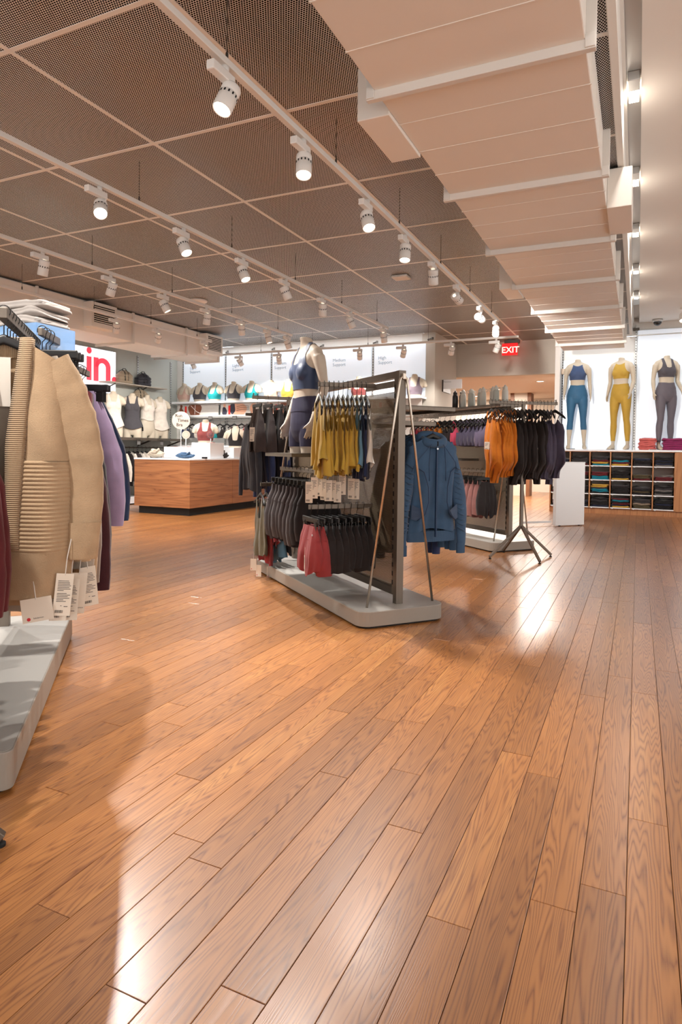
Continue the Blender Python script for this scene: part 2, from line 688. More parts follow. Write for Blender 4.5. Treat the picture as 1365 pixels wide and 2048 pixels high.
M_PANE = pane_material()
for k, y in enumerate((-3.2, -0.5, 2.2, 4.9, 7.6)):  # unseen panes added so world light brightens plaster ceiling, duct and floor
    w_ = struct('window_%d' % (k + 1), MB().box(4.05, 4.07, y + .04, y + 2.66, .06, 2.88), M_PANE, 'tall clear pane on the unseen right side, added to let in light')
    MB().box(4.02, 4.1, y - .03, y + .03, 0, 2.9).box(4.02, 4.1, y + .03, y + 2.67, 0, .06).build('window_frame', M_ALU, w_)
struct('wall_corridor', MB().box(-9, 6, 18.5, 18.7, 0, 2.7), mat('corridor_cream', (232, 218, 200), 0.7), 'cream far wall of the corridor')
struct('wall_corridor_side', MB().box(-9.0, -8.9, 12.85, 20.6, 0, 2.7), MATS['corridor_cream'], 'cream side wall of the corridor')
struct('ceiling_corridor', MB().box(-9, 6, 13.16, 20.6, 2.6, 2.7).box(-3.6, -1.3, 12.84, 13.17, 2.6, 2.7), mat('corridor_ceiling', (226, 205, 184), 0.7), 'low cream corridor ceiling beyond the exit')
for i, (x, y) in enumerate(((-4.6, 14.2), (-3.1, 15.5), (-1.9, 14.0), (-4.0, 17.2))):
    l = bpy.data.lights.new('corridor_lamp', 'AREA')
    l.energy = 95
    l.size = 0.5
    l.color = (1, 0.93, 0.86)
    t = thing('downlight', 'round recessed downlight in the corridor ceiling, ' + ['left of the middle', 'in the middle', 'by the right edge', 'farthest back'][i], 'light', (x, y, 2.6), 0, 'corridor downlights')
    MB().lathe([(0.05, 0.004), (0.09, 0.004), (0.1, -0.006), (0.075, -0.008), (0.07, 0.0)], 20, cap=False).build('trim_ring', M_WHITE, t, smooth=True)
    MB().lathe([(0.0001, -0.002), (0.07, -0.002)], 20, cap=False).build('lens', M_LENS2, t)
    lo = bpy.data.objects.new('corridor_lamp', l)
    lo.location = (0, 0, -0.03)
    lo.parent = t
    COL.objects.link(lo)
M_TEAK = mat('dark_wood_trim', (122, 78, 48), 0.5, var=0.2, vscale=10, stretch=(6, 6, 0.5))
pil = struct('wall_corridor_column', MB().box(-2.90, -2.50, 16.6, 17.0, 0, 2.6), mat('column_grey', (205, 192, 176), 0.7), 'plastered column in the corridor')
for x in (-2.97, -2.55):
    MB().box(x, x + 0.09, 16.57, 17.0, 0, 2.6).build('wood_edge', M_TEAK, pil)
struct('trim_1', MB().box(-1.66, -1.55, 16.6, 16.8, 0, 2.6), M_TEAK, 'dark wood post at the right of the corridor')

# ------------------------------------------------------------------ right-hand duct
DX0, DX1, DB = -1.27, -0.252, 2.95
fl = [0.2, 1.65, 3.1, 4.55, 5.95, 7.3, 8.7, 10.1, 11.45]
duct = thing('ceiling_duct', 'wide white flanged air duct running along the ceiling', 'duct', (0, 0, 0))
for a, c in zip([-3.0] + fl, fl + [12.25]):
    s = MB().box(DX0, DX1, a + 0.004, c - 0.004, DB, CZ - 0.03).build('duct_section', M_DUCT, duct, bevel=0.006)
    n = max(1, int(round((c - a) / 0.36)))
    for i in range(1, n):
        y = a + (c - a) * i / n
        MB().box(DX0 - 0.003, DX1 + 0.003, y - 0.004, y + 0.004, DB - 0.003, CZ - 0.05).build('seam_rib', M_DUCT, s)
for y in fl:
    f = MB().box(DX0 - 0.045, DX1 + 0.045, y - 0.018, y + 0.018, DB - 0.045, DB + 0.002).box(DX0 - 0.045, DX0 + 0.002, y - 0.018, y + 0.018, DB, CZ - 0.04).box(DX1 - 0.002, DX1 + 0.045, y - 0.018, y + 0.018, DB, CZ - 0.04).build('flange', M_FLANGE, duct, bevel=0.003)
    for x in (DX0 - 0.02, DX1 + 0.02):
        MB().box(x - 0.022, x + 0.022, y - 0.026, y + 0.026, DB - 0.04, DB + 0.02).build('corner_bolt_plate', M_FLANGE, f, bevel=0.003)
for i, (x0, x1, y0, y1, zb) in enumerate(((-1.46, -1.27, 3.30, 3.86, 2.93), (-1.46, -1.27, 7.32, 7.85, 2.93), (-0.252, -0.08, 5.2, 5.85, 2.93))):
    s = MB().box(x0, x1, y0, y1, zb, CZ - 0.03).build('side_outlet', M_DUCT, duct, bevel=0.005)

# left-hand duct
ld = thing('ceiling_duct', 'boxy white duct with louvred outlets along the left wall', 'duct', (0, 0, 0))
LX0, LX1, LB = -8.07, -7.32, 2.78
lf = [0.6, 2.4, 4.2, 6.05, 7.84, 9.16]
for a, c in zip([-3.0] + lf, lf + [10.13]):
    MB().box(LX0, LX1, a + 0.004, c - 0.004, LB, 3.22).build('duct_section', M_DUCT, ld, bevel=0.006)
for y in lf + [10.12]:
    MB().box(LX0 - 0.03, LX1 + 0.035, y - 0.016, y + 0.016, LB - 0.035, LB + 0.002).box(LX1 - 0.002, LX1 + 0.035, y - 0.016, y + 0.016, LB, 3.235).build('flange', M_FLANGE, ld, bevel=0.003)
for y in (3.2, 6.85, 9.55):
    b = MB().box(LX1, LX1 + 0.16, y, y + 0.50, LB + 0.06, 3.2).build('outlet_box', M_DUCT, ld, bevel=0.005)
    MB().box(LX1 + 0.155, LX1 + 0.163, y + 0.05, y + 0.45, LB + 0.13, 3.16).build('outlet_throat', M_SLOT, b)
    for k in range(9):
        z = LB + 0.145 + k * 0.029
        MB().bar((LX1 + 0.166, y + 0.045, z), (LX1 + 0.166, y + 0.455, z), 0.014, 0.011).build('louvre', M_DUCT, b)
for i, (x, y, r) in enumerate(((-5.829, 7.574, 0.13), (-2.688, 7.481, 0.0))):
    if r:
        t = thing('smoke_detector', 'flat white disc detector on the perforated ceiling', 'detector', (x, y, CZ - 0.004))
        MB().lathe([(r * 0.7, -0.035), (r * 0.95, -0.025), (r, 0.0)], 24).build('housing', M_WHITE, t, smooth=True)
        MB().lathe([(0.03, -0.045), (0.04, -0.034)], 16).build('sensor_cap', M_ALU, t, smooth=True)
    else:
        t = thing('access_point', 'flat white rectangular access point on the perforated ceiling', 'router', (x, y, CZ - 0.004))
        MB().box(-0.1, 0.1, -0.09, 0.09, -0.03, 0).build('housing', M_WHITE, t, bevel=0.01)
        MB().box(-0.02, 0.02, -0.092, -0.089, -0.02, -0.012).build('indicator', M_ALU, t)
t = thing('security_camera', 'small dark dome camera under the plaster ceiling by the mannequins', 'camera', (0.266, 12.75, SZ))
MB().lathe([(0.085, 0.0), (0.085, -0.03), (0.075, -0.045)], 24).build('base', M_ALU, t, smooth=True)
MB().sphere((0, 0, -0.045), 0.07, 20, 12).build('dome', mat('smoked_dome', (40, 42, 46), 0.08, spec=0.8), t, smooth=True)
# ------------------------------------------------------------------ lighting tracks and spot heads
TZ = 2.93
TRACKS = [('first lighting track beside the duct', -1.815, -1.5, 9.05), ('second lighting track left of the duct', -3.44, -1.5, 9.0),
          ('third lighting track from the duct', -5.08, -0.5, 9.0), ('lighting track nearest the left wall duct', -6.65, 0.5, 9.0)]


def track(label, p, q):
    p, q = Vector(p), Vector(q)
    t = thing('lighting_track', 'white ' + label + ', hung on thin wires', 'light track', p)
    d = q - p
    MB().bar((0, 0, 0), d, 0.036, 0.034).build('rail', M_TRACK, t, bevel=0.003)
    MB().bar((0, 0, -0.0175), d, 0.012, 0.002).build('conductor_slot', M_FLANGE, t)
    n = int(d.length / 1.2)
    for i in range(n + 1):
        c = d * ((i + 0.35) / (n + 0.7))
        w = MB().tube([c + Vector((0, 0, 0.015)), c + Vector((0, 0, CZ - TZ))], 0.0022, 6).build('suspension_wire', M_DKSTEEL, t)
        MB().lathe([(0.007, 0.015), (0.007, 0.05), (0.003, 0.06)], 8, c).build('wire_gripper', M_DKSTEEL, w)
    return t


for lb, x, y0, y1 in TRACKS:
    track(lb, (x, y0, TZ), (x, y1, TZ))
track('cross lighting track before the back wall', (-9.1, 10.38, TZ), (-1.75, 10.38, TZ))


def spot_proto():
    t = thing('track_spotlight', 'x', 'spotlight', (0, 0, 0))
    MB().lathe([(0.018, -0.017), (0.018, -0.045), (0.012, -0.05)], 14).build('track_mount', M_LAMP, t, smooth=True)
    MB().box(-0.022, 0.022, -0.12, 0.055, -0.09, -0.045).build('driver_box', M_LAMP, t, bevel=0.006)
    MB().box(-0.010, 0.010, 0.045, 0.055, -0.175, -0.06).build('arm', M_LAMP, t, bevel=0.002)
    return t


SPOT_N = 0


def spot(x, y, aim, lit=True, w=1.0, where='', along=0.0, size=None, cone=62):
    """aim: world direction of the beam"""
    global SPOT_N
    t = spot_proto()
    SPOT_N += 1
    t['label'] = where
    t['group'] = 'white track spotlights'
    t.location = (x, y, TZ)
    t.rotation_euler = (0, 0, along)
    d = (Matrix.Rotation(-along, 3, 'Z') @ Vector(aim)).normalized()
    c = Vector((0, 0.01, -0.17))
    zax = -d
    xax = Vector((1, 0, 0)).cross(zax)
    xax = Vector((0, 1, 0)).cross(zax).normalized()
    yax = zax.cross(xax)
    M = Matrix(((xax.x, yax.x, zax.x, c.x), (xax.y, yax.y, zax.y, c.y), (xax.z, yax.z, zax.z, c.z), (0, 0, 0, 1)))
    R = 0.047
    h = MB().lathe([(0.02, 0.082), (R * 0.93, 0.078), (R, 0.07), (R, 0.04), (R * 0.96, 0.038), (R * 0.96, 0.03), (R, 0.028), (R, -0.06), (R * 0.93, -0.064), (R * 0.9, -0.05)], 22, cap=False)
    h.mi = 0
    o = h.build('lamp_head', M_LAMP, t, smooth=False)
    for p in o.data.polygons:
        p.use_smooth = True
    o.matrix_local = M
    v = MB()
    for k in range(14):
        a = 2 * pi * k / 14
        v.bar((R * 0.985 * cos(a), R * 0.985 * sin(a), 0.012), (R * 0.985 * cos(a), R * 0.985 * sin(a), 0.026), 0.008, 0.003, up=(cos(a), sin(a), 0))
    v.build('vent_slots', M_SLOT, o)['kind'] = 'stuff'
    MB().lathe([(0.0001, -0.052), (R * 0.9, -0.052)], 22, cap=False).build('lens', M_LENS if lit else M_LENS2, o)
    l = bpy.data.lights.new('spot_beam', 'SPOT')
    l.energy = SPOT_W * w
    l.spot_size = radians(cone)
    l.spot_blend = 0.75
    l.shadow_soft_size = 0.03
    l.color = (1.0, 0.95, 0.895)
    lo = bpy.data.objects.new('spot_beam', l)
    COL.objects.link(lo)
    lo.parent = o
    lo.location = (0, 0, -0.075)
    return t


TN = ['duct-side', 'second', 'third', 'leftmost']
srnd = random.Random(5)
SP = [  # track x, list of (y, aim, lit)
    (-1.815, [(0.6, (-.3, .5, -1), 1), (2.55, (-.15, -.45, -1), 1), (3.33, (.15, -.3, -1), 1), (4.31, (.35, -.35, -1), 1), (5.13, (.05, -.25, -1), 1),
              (5.95, (-.1, .5, -1), 0), (6.85, (.9, 5.0, -1.3), 1.4), (7.96, (1.45, 4.8, -1.0), 1.6), (8.91, (.10, -.6, -.9), 1)]),
    (-3.44, [(0.9, (.2, .5, -1), 1), (1.9, (-.3, .3, -1), 1), (3.36, (.60, -.60, -.9), 1.2), (4.27, (.55, -.1, -1), 1.6), (5.15, (.5, -.1, -1), 1.5), (5.96, (.3, .4, -1), 0), (6.83, (-.2, .4, -1), 0),
             (7.66, (.3, .4, -1), 0), (8.85, (.0, .45, -1), 0)]),
    (-5.08, [(1.6, (.4, .2, -1), 1), (3.0, (.5, .1, -1), 1), (4.27, (-.35, .1, -1), 0), (5.12, (-.5, .1, -1), 0), (5.97, (.45, .3, -1), 0), (6.77, (-.3, .2, -1), 0), (7.57, (-.2, .4, -1), 0),
             (8.29, (.25, .1, -1), 1), (8.88, (.25, .4, -1), 0)]),
    (-6.65, [(4.4, (-.5, .3, -1), 0), (5.74, (-.4, .3, -1), 0), (6.80, (-.55, .4, -1), 0), (7.66, (-.65, .5, -1), 0), (8.82, (-.65, .35, -1), 0)]),
]
for ti, (x, lst) in enumerate(SP):
    for i, (y, aim, lit) in enumerate(lst):
        spot(x, y, aim, lit > 0, (1.0, 1.0, 1.0, 0.8)[ti] * max(1.0, lit), 'white track spotlight, ' + ORD[i] + ' along the ' + TN[ti] + ' track counted from the camera', cone=(62, 66, 80, 115)[ti])
for i, (x, aim) in enumerate(((-8.11, (.2, .5, -1)), (-6.99, (.3, .8, -1)), (-6.13, (-.3, .8, -1)), (-4.49, (-.3, .8, -1)), (-3.68, (-.5, .7, -1)), (-2.84, (-.4, .6, -1)), (-2.10, (-.5, .3, -1)))):
    spot(x, 10.38, aim, 0, 0.45, 'white track spotlight, ' + ORD[i] + ' from the left on the cross track by the back wall', along=-pi / 2, cone=75)
# cove strip over the mannequin wall and an added one over the bra wall: slim LED profiles
def cove(label, p, q, power, col=(0.93, 0.97, 1.0), tilt=(0, 0, 0)):
    p, q = Vector(p), Vector(q)
    t = thing('led_strip', label, 'light', p)
    d = q - p
    MB().bar((0, 0, 0), d, 0.03, 0.02).build('profile', M_ALU, t)
    MB().bar((0, 0, -0.0115), d, 0.022, 0.003).build('diffuser', mat('led_diffuser', (240, 246, 255), 0.4, emit=5.0, ecol=(236, 243, 255)), t)
    l = bpy.data.lights.new('led_glow', 'AREA')
    l.shape = 'RECTANGLE'
    l.size = d.length
    l.size_y = 0.04
    l.energy = power
    l.color = col
    lo = bpy.data.objects.new('led_glow', l)
    COL.objects.link(lo)
    lo.parent = t
    lo.location = d / 2 + Vector((0, 0, -0.02))
    lo.rotation_euler = tilt
    return t


cove('slim LED strip in the ceiling above the mannequins', (-1.30, 12.55, 3.20), (3.4, 12.55, 3.20), 7, tilt=(radians(28), 0, 0))
cove('added slim LED strip brightening the bra wall panels', (-9.0, 10.98, 3.20), (-3.5, 10.98, 3.20), 9, tilt=(radians(18), 0, 0))  # added strip, brightens the panels besides the track spots

t = thing('ceiling_spotlight', 'small white can light under the plaster ceiling at the right edge', 'spotlight', (.62, 11.9, SZ))
MB().lathe([(.045, 0), (.045, -.02), (.012, -.024)], 18).build('ceiling_rose', M_LAMP, t, smooth=True)
MB().bar((0, 0, -.02), (0, 0, -.09), .014, .014).build('stem', M_LAMP, t)
h_ = MB().lathe([(.03, .06), (.05, .055), (.055, .04), (.055, -.07), (.05, -.075)], 22, cap=False).build('lamp_head', M_LAMP, t, smooth=True)
h_.matrix_local = Matrix.Translation((0, 0, -.15)) @ Matrix.Rotation(radians(-25), 4, 'X')
MB().lathe([(.0001, -.06), (.05, -.06)], 22, cap=False).build('lens', M_LENS2, h_)
# ------------------------------------------------------------------ mannequin bodies (front faces -Y, metres, neck top at 1.50)
def ering(c, rx, ry, n=20, tilt=0.0, p=2.0):
    out = []
    for j in range(n):
        a = 2 * pi * j / n
        ca, sa = cos(a), sin(a)
        x = rx * math.copysign(abs(ca) ** (2 / p), ca)
        y = ry * math.copysign(abs(sa) ** (2 / p), sa)
        out.append((c[0] + x, c[1] + y, c[2] + y * tilt))
    return out


TORSO = [  # z, cy, rx, ry
    (.70, .01, .120, .075), (.74, .012, .158, .098), (.79, .016, .176, .116), (.84, .018, .180, .121), (.89, .014, .173, .114), (.95, .006, .153, .099),
    (1.01, .0, .131, .086), (1.06, -.003, .122, .080), (1.11, -.003, .124, .082), (1.17, -.003, .133, .090), (1.23, -.004, .142, .098),
    (1.28, -.002, .149, .096), (1.33, .004, .156, .086), (1.37, .010, .158, .074), (1.40, .014, .135, .062), (1.42, .014, .100, .056), (1.44, .012, .066, .052),
    (1.46, .006, .055, .050), (1.50, -.006, .051, .050)]


def finger(mb, p, d, length, r, bend):
    pts = [p]
    q = Vector(p)
    dd = Vector(d).normalized()
    ax = bend
    for i, f in enumerate((0.45, 0.32, 0.23)):
        q = q + dd * length * f
        pts.append(q.copy())
        dd = (dd + Vector(ax) * 0.22).normalized()
    mb.tube(pts, [r, r * 0.95, r * 0.85, r * 0.62], 8)


def hand(mb, wrist, down, front, side):
    """down: direction of the fingers, front: palm normal, side: towards the thumb"""
    w, d, f, s = Vector(wrist), Vector(down).normalized(), Vector(front).normalized(), Vector(side).normalized()
    rings = []
    for t, hw, ht in ((-.01, .026, .021), (.02, .030, .019), (.05, .039, .016), (.085, .041, .0145), (.095, .036, .012)):
        c = w + d * t
        rings.append([c + s * (hw * cos(2 * pi * j / 14)) + f * (ht * sin(2 * pi * j / 14)) for j in range(14)])
    mb.loft(rings)
    for k, (o, ln, r) in enumerate(((.030, .070, .0088), (.010, .079, .0092), (-.011, .073, .0088), (-.030, .058, .0078))):
        finger(mb, w + d * .082 + s * o, d + s * (o * 1.6) - f * 0.0 + f * .12, ln, r, f * 0.9)
    finger(mb, w + d * .028 + s * .024, d * 0.75 + s * .65 + f * .25, .070, .0098, d * 0.5 + f * .4)


def body_mesh(arms='full', zcut=None, voxel=0.010, stance=(0.0, 0.0), armpose=None, spread=0.0):
    mb = MB()
    mb.loft([ering((0, cy, z), rx, ry, 24, -0.12 if z > 1.45 else 0, 2.3 if .9 < z < 1.4 else 2.0) for z, cy, rx, ry in TORSO])
    for s in (-1, 1):
        mb.sphere((s * .064, -.062, 1.228), .062, 16, 12, (1.05, .74, 1.08))
        mb.sphere((s * .078, .052, .82), .088, 16, 12, (1.0, .80, 1.05))
        # deltoid and trapezius slope
        mb.tube([(s * .04, .014, 1.43), (s * .10, .014, 1.402), (s * .150, .012, 1.372), (s * .182, .010, 1.325)], [.036, .041, .050, .046], 12)
        if arms == 'full':
            ap = armpose or {}
            el = Vector(ap.get(('el', s), (s * .210, .035, 1.085)))
            wr = Vector(ap.get(('wr', s), (s * .226, -.030, .865)))
            sh = Vector((s * .182, .010, 1.345))
            pts, rad = [], []
            for t, r in ((0, .050), (.2, .049), (.45, .043), (.75, .037), (1, .035)):
                pts.append(sh.lerp(el, t) + Vector((s * .006 * sin(pi * t), 0, 0)))
                rad.append(r)
            for t, r in ((.15, .0365), (.35, .036), (.65, .030), (1, .0235)):
                pts.append(el.lerp(wr, t))
                rad.append(r)
            mb.tube(pts, rad, 14)
            dn = (wr - el).normalized()
            hand(mb, wr, (dn + Vector((0, 0, -.5))), (-s, 0.15, 0), (0, -1, 0))
        else:
            mb.tube([(s * .165, .010, 1.36), (s * .193, .010, 1.285), (s * .200, .012, 1.265)], [.048, .043, .040], 14)
        # legs
        k = spread * s
        hip = Vector((s * .088, .006, .80))
        kn = Vector((s * (.092) + k * .5, -.004 + stance[0 if s < 0 else 1], .455))
        an = Vector((s * (.098) + k, .022 + stance[0 if s < 0 else 1] * 1.2, .085))
        pts, rad = [], []
        for t, r in ((0, .090), (.15, .088), (.4, .078), (.7, .062), (.92, .053), (1, .051)):
            pts.append(hip.lerp(kn, t) + Vector((s * .006 * sin(pi * t), -.010 * sin(pi * t), 0)))
            rad.append(r)
        for t, r in ((.12, .0485), (.3, .052), (.5, .049), (.75, .037), (.92, .0315), (1.0, .031)):
            pts.append(kn.lerp(an, t) + Vector((s * .004 * sin(pi * t), .014 * sin(pi * min(1, t * 1.6)) if t < .62 else 0.004, 0)))
            rad.append(r)
        mb.tube(pts, rad, 16)
        fx, fy = an.x, an.y
        rings = []
        for y, z, hw, ht in ((.040, .030, .018, .026), (.030, .045, .029, .044), (0, .048, .031, .048), (-.04, .042, .035, .041), (-.085, .027, .041, .027), (-.125, .019, .041, .019), (-.150, .013, .026, .012)):
            rings.append([(fx + s * .012 * (-y / .15 if y < 0 else 0) + hw * cos(2 * pi * j / 14), fy + y, z + ht * sin(2 * pi * j / 14)) for j in range(14)])
        mb.loft(rings)
    me = mb.mesh('body_tmp', [M_WHITE])
    ob = bpy.data.objects.new('body_tmp', me)
    COL.objects.link(ob)
    r = ob.modifiers.new('r', 'REMESH')
    r.mode = 'VOXEL'
    r.voxel_size = voxel
    sm = ob.modifiers.new('s', 'SMOOTH')
    sm.factor = 0.5
    sm.iterations = max(2, int(0.075 / voxel))
    dg = bpy.context.evaluated_depsgraph_get()
    e = bpy.data.meshes.new_from_object(ob.evaluated_get(dg))
    bpy.data.objects.remove(ob)
    e.calc_loop_triangles()
    V = [v.co.copy() for v in e.vertices]
    Nn = [v.normal.copy() for v in e.vertices]
    T = [tuple(t.vertices) for t in e.loop_triangles]
    bpy.data.meshes.remove(e)
    return V, Nn, T


def clip(body, f, off=0.0):
    """the part of a surface where f(v) > 0, moved off along its normals; clean cut along f = 0"""
    V, Nn, T = body
    F = [f(v) for v in V]
    idx, out, vs = {}, [], []

    def vert(i):
        if i not in idx:
            idx[i] = len(vs)
            o = off(V[i]) if callable(off) else off
            vs.append(tuple(V[i] + Nn[i] * o))
        return idx[i]

    def edge(i, j):
        k = (min(i, j), max(i, j))
        if k not in idx:
            t = F[i] / (F[i] - F[j])
            idx[k] = len(vs)
            p = V[i].lerp(V[j], t)
            o = off(p) if callable(off) else off
            vs.append(tuple(p + Nn[i].lerp(Nn[j], t) * o))
        return idx[k]
    for a, b, c in T:
        ins = (F[a] > 0) + (F[b] > 0) + (F[c] > 0)
        if ins == 0:
            continue
        if ins == 3:
            out.append((vert(a), vert(b), vert(c)))
            continue
        q = []
        for i, j in ((a, b), (b, c), (c, a)):
            if F[i] > 0:
                q.append(vert(i))
            if (F[i] > 0) != (F[j] > 0):
                q.append(edge(i, j))
        out.append(tuple(q))
    return vs, out


ZMAP = [(0, 0), (.72, .79), (1.06, 1.085), (1.5, 1.5)]


def clip_obj(name, body, f, off, m, parent, thick=0.0, M=None, legs=False):
    vs, fs = clip(body, f, off)
    if legs:
        vs = [(x, y, interp(ZMAP, z)) for x, y, z in vs]
    me = bpy.data.meshes.new(name)
    if M is not None:
        vs = [tuple(M @ Vector(p)) for p in vs]
    me.from_pydata(vs, [], fs)
    me.polygons.foreach_set('use_smooth', [True] * len(me.polygons))
    me.materials.append(m)
    me.update()
    o = bpy.data.objects.new(name, me)
    COL.objects.link(o)
    o.parent = parent
    if thick:
        s = o.modifiers.new('thickness', 'SOLIDIFY')
        s.thickness = thick
        s.offset = 0
    return o


def armline(z):
    return interp([(.60, .193), (.85, .190), (.93, .178), (1.0, .160), (1.1, .150), (1.2, .152), (1.27, .158), (1.34, .150), (1.42, .15)], z)


def f_bra(neck=1.30, hem=1.135, strap=(.058, .098), back=1.28, arm=.128):
    def f(v):
        ax = abs(v.x)
        # straps: a band over the shoulder; body: below the neckline
        nl = (neck if v.y < 0 else back)
        inner = nl + max(0, (ax - strap[0] * .72)) * 9.0 - max(0, strap[0] * .72 - ax) * 0.25
        outer = interp([(1.10, .2), (1.20, .2), (1.255, arm + .012), (1.30, arm - .014), (1.36, strap[1]), (1.5, strap[1])], v.z)
        return min(v.z - hem, inner - v.z, outer - ax, armline(v.z) - ax)
    return f


def f_highneck(hem=1.135, top=1.425):
    def f(v):
        ax = abs(v.x)
        outer = interp([(1.10, .2), (1.20, .2), (1.26, .128), (1.31, .105), (1.36, .088), (1.45, .07)], v.z)
        nl = top - 0.02 - (0.03 if v.y < 0 else 0) + ax * ax * 5
        return min(v.z - hem, nl - v.z, outer - ax, armline(v.z) - ax)
    return f


def f_pants(lo, hi):
    def f(v):
        return min(v.z - lo, hi - v.z - (0.015 if v.y < 0 else 0) * (1 - abs(v.x) / .15), armline(v.z) - abs(v.x) if v.z > .55 else 1)
    return f


def f_tank(neck=1.31, hem=.80):
    def f(v):
        ax = abs(v.x)
        nl = (neck if v.y < 0 else 1.36) + max(0, ax - .045) * 5
        outer = interp([(1.10, .2), (1.17, .2), (1.24, .132), (1.30, .110), (1.38, .100), (1.5, .1)], v.z)
        return min(v.z - hem + (0.03 * cos(ax * 14) if v.y < 0 else 0.05), nl - v.z, outer - ax if v.z > 1.13 else 1, (armline(v.z) - ax) if v.z > 1.1 else 1)
    return f
M_SKIN = mat('mannequin_stone', (203, 190, 170), 0.55, var=0.03, vscale=20)
M_SKIN2 = mat('mannequin_taupe', (190, 176, 160), 0.5, var=0.03, vscale=20)
# ------------------------------------------------------------------ hangers and hung garments (origin = top of the rail, item spans X, faces -Y)
M_HANG = mat('hanger_black', (34, 33, 33), 0.38, spec=0.45)
M_HOOK = mat('hook_wire', (60, 58, 56), 0.3, metal=0.8)
M_TAGW = mat('tag_card', (226, 214, 198), 0.6)
M_TAGT = mat('tag_print', (60, 56, 54), 0.7)
M_RED = mat('logo_red', (200, 34, 48), 0.5)
M_STRING = mat('tag_string', (214, 206, 196), 0.6)


def hook_pts(drop=0.075, r=0.019):
    pts = []
    for i in range(13):
        a = radians(205 - i * 20.5)
        pts.append((r * cos(a), 0, 0.003 + r * sin(a) - r * .55))
    pts.append((0.012, 0, -0.04))
    pts.append((0, 0, -0.052))
    pts.append((0, 0, -drop - 0.012))
    return pts


HANGER_APEX = -0.082


def hanger_z(x):
    ax = abs(x)
    return HANGER_APEX - 0.004 - 0.105 * (ax / 0.2) ** 1.12


def make_hanger():
    t = thing('clothes_hanger', 'x', 'hanger')
    MB().tube(hook_pts(), 0.0019, 6).build('hook', M_HOOK, t, smooth=True)
    rings = []
    for i in range(17):
        x = -0.168 + 0.336 * i / 16
        ax = abs(x)
        h = 0.017 - 0.004 * ax / .2
        th = 0.0065 + 0.005 * (ax / .2) ** 2
        c = (x, -0.018 * (ax / .2) ** 2, hanger_z(x) - h * .5)
        if i in (0, 16):
            h *= .45
            th *= .6
        rings.append([(c[0], c[1] + th * cos(2 * pi * j / 10), c[2] + h * sin(2 * pi * j / 10)) for j in range(10)])
    MB().loft(rings).build('shoulder_bar', M_HANG, t, smooth=True)
    return t


def make_clip_hanger():
    t = thing('clip_hanger', 'x', 'hanger')
    MB().tube(hook_pts(), 0.0019, 6).build('hook', M_HOOK, t, smooth=True)
    MB().box(-0.135, 0.135, -0.007, 0.007, -0.115, -0.082).build('bar', M_HANG, t, bevel=0.004)
    for s in (-1, 1):
        c = MB().box(s * .095 - .016, s * .095 + .016, -.010, -.006, -.165, -.105).box(s * .095 - .016, s * .095 + .016, .006, .010, -.165, -.105).build('clip', M_HANG, t)
        MB().tube([(s * .095 - .012, -.012, -.118), (s * .095 + .012, -.012, -.118)], .003, 6).build('clip_spring', M_HOOK, c)
    return t


HANGER0, CLIPH0 = None, None


def noise1(x, s):
    return sin(x * 1.7 + s) * .5 + sin(x * 3.1 + s * 2.3) * .3 + sin(x * 5.3 + s * .7) * .2


def drape(topF, topB, wid, bot, thick, fold, nf=4.0, seed=0.0, nu=26, nv=16, open_front=None, xshift=None):
    """a hanging fabric shell: two sheets joined at the sides"""
    mb = MB()
    rings = []
    us = [-1 + 2 * i / nu for i in range(nu + 1)]
    for j in range(nv + 1):
        v = j / nv
        ring = []
        for side in (0, 1):
            seq = us if side == 0 else us[-2:0:-1]
            for u in seq:
                zt = (topF if side == 0 else topB)(u)
                z = lerp(zt, bot(u), v)
                w = wid(v)
                x = u * w + (xshift(v) if xshift else 0)
                t = thick(v) * sqrt(max(0.0, 1 - u ** 6))
                a = fold(v)
                y = (-t if side == 0 else t) + a * noise1(u * nf + (0 if side == 0 else 1.3) + v * .6, seed) + .25 * a * sin(v * 7 + seed + u * 3)
                ring.append((x, y, z))
        rings.append(ring)
    mb.loft(rings, cap=False)
    return mb


def sleeve(mb, p0, p1, p2, r0, r1, r2, seed=0.0, wrinkle=.05, n=14, flat=.55, seg=18, yaw=0.0):
    p0, p1, p2 = Vector(p0), Vector(p1), Vector(p2)
    rings = []
    for i in range(seg + 1):
        t = i / seg
        c = p0 * (1 - t) ** 2 + p1 * 2 * t * (1 - t) + p2 * t * t
        d = ((p1 - p0) * (1 - t) + (p2 - p1) * t).normalized()
        a = Vector((0, 1, 0))
        s = d.cross(a).normalized()
        r = (lerp(r0, r1, t * 2) if t < .5 else lerp(r1, r2, t * 2 - 1)) * (1 + wrinkle * noise1(i * 1.1, seed) * (1 if 0 < t < .88 else 0))
        ring = []
        for j in range(n):
            an = 2 * pi * j / n
            q = 1 + wrinkle * .5 * sin(3 * an + i * 1.1 + seed)
            ring.append(c + s * (r * q * cos(an)) + a * (r * flat * q * sin(an)))
        rings.append(ring)
    mb.loft(rings, cap=False)
    return mb


def hang_top(u_, w=.2):
    return hanger_z(u_ * w) + .012


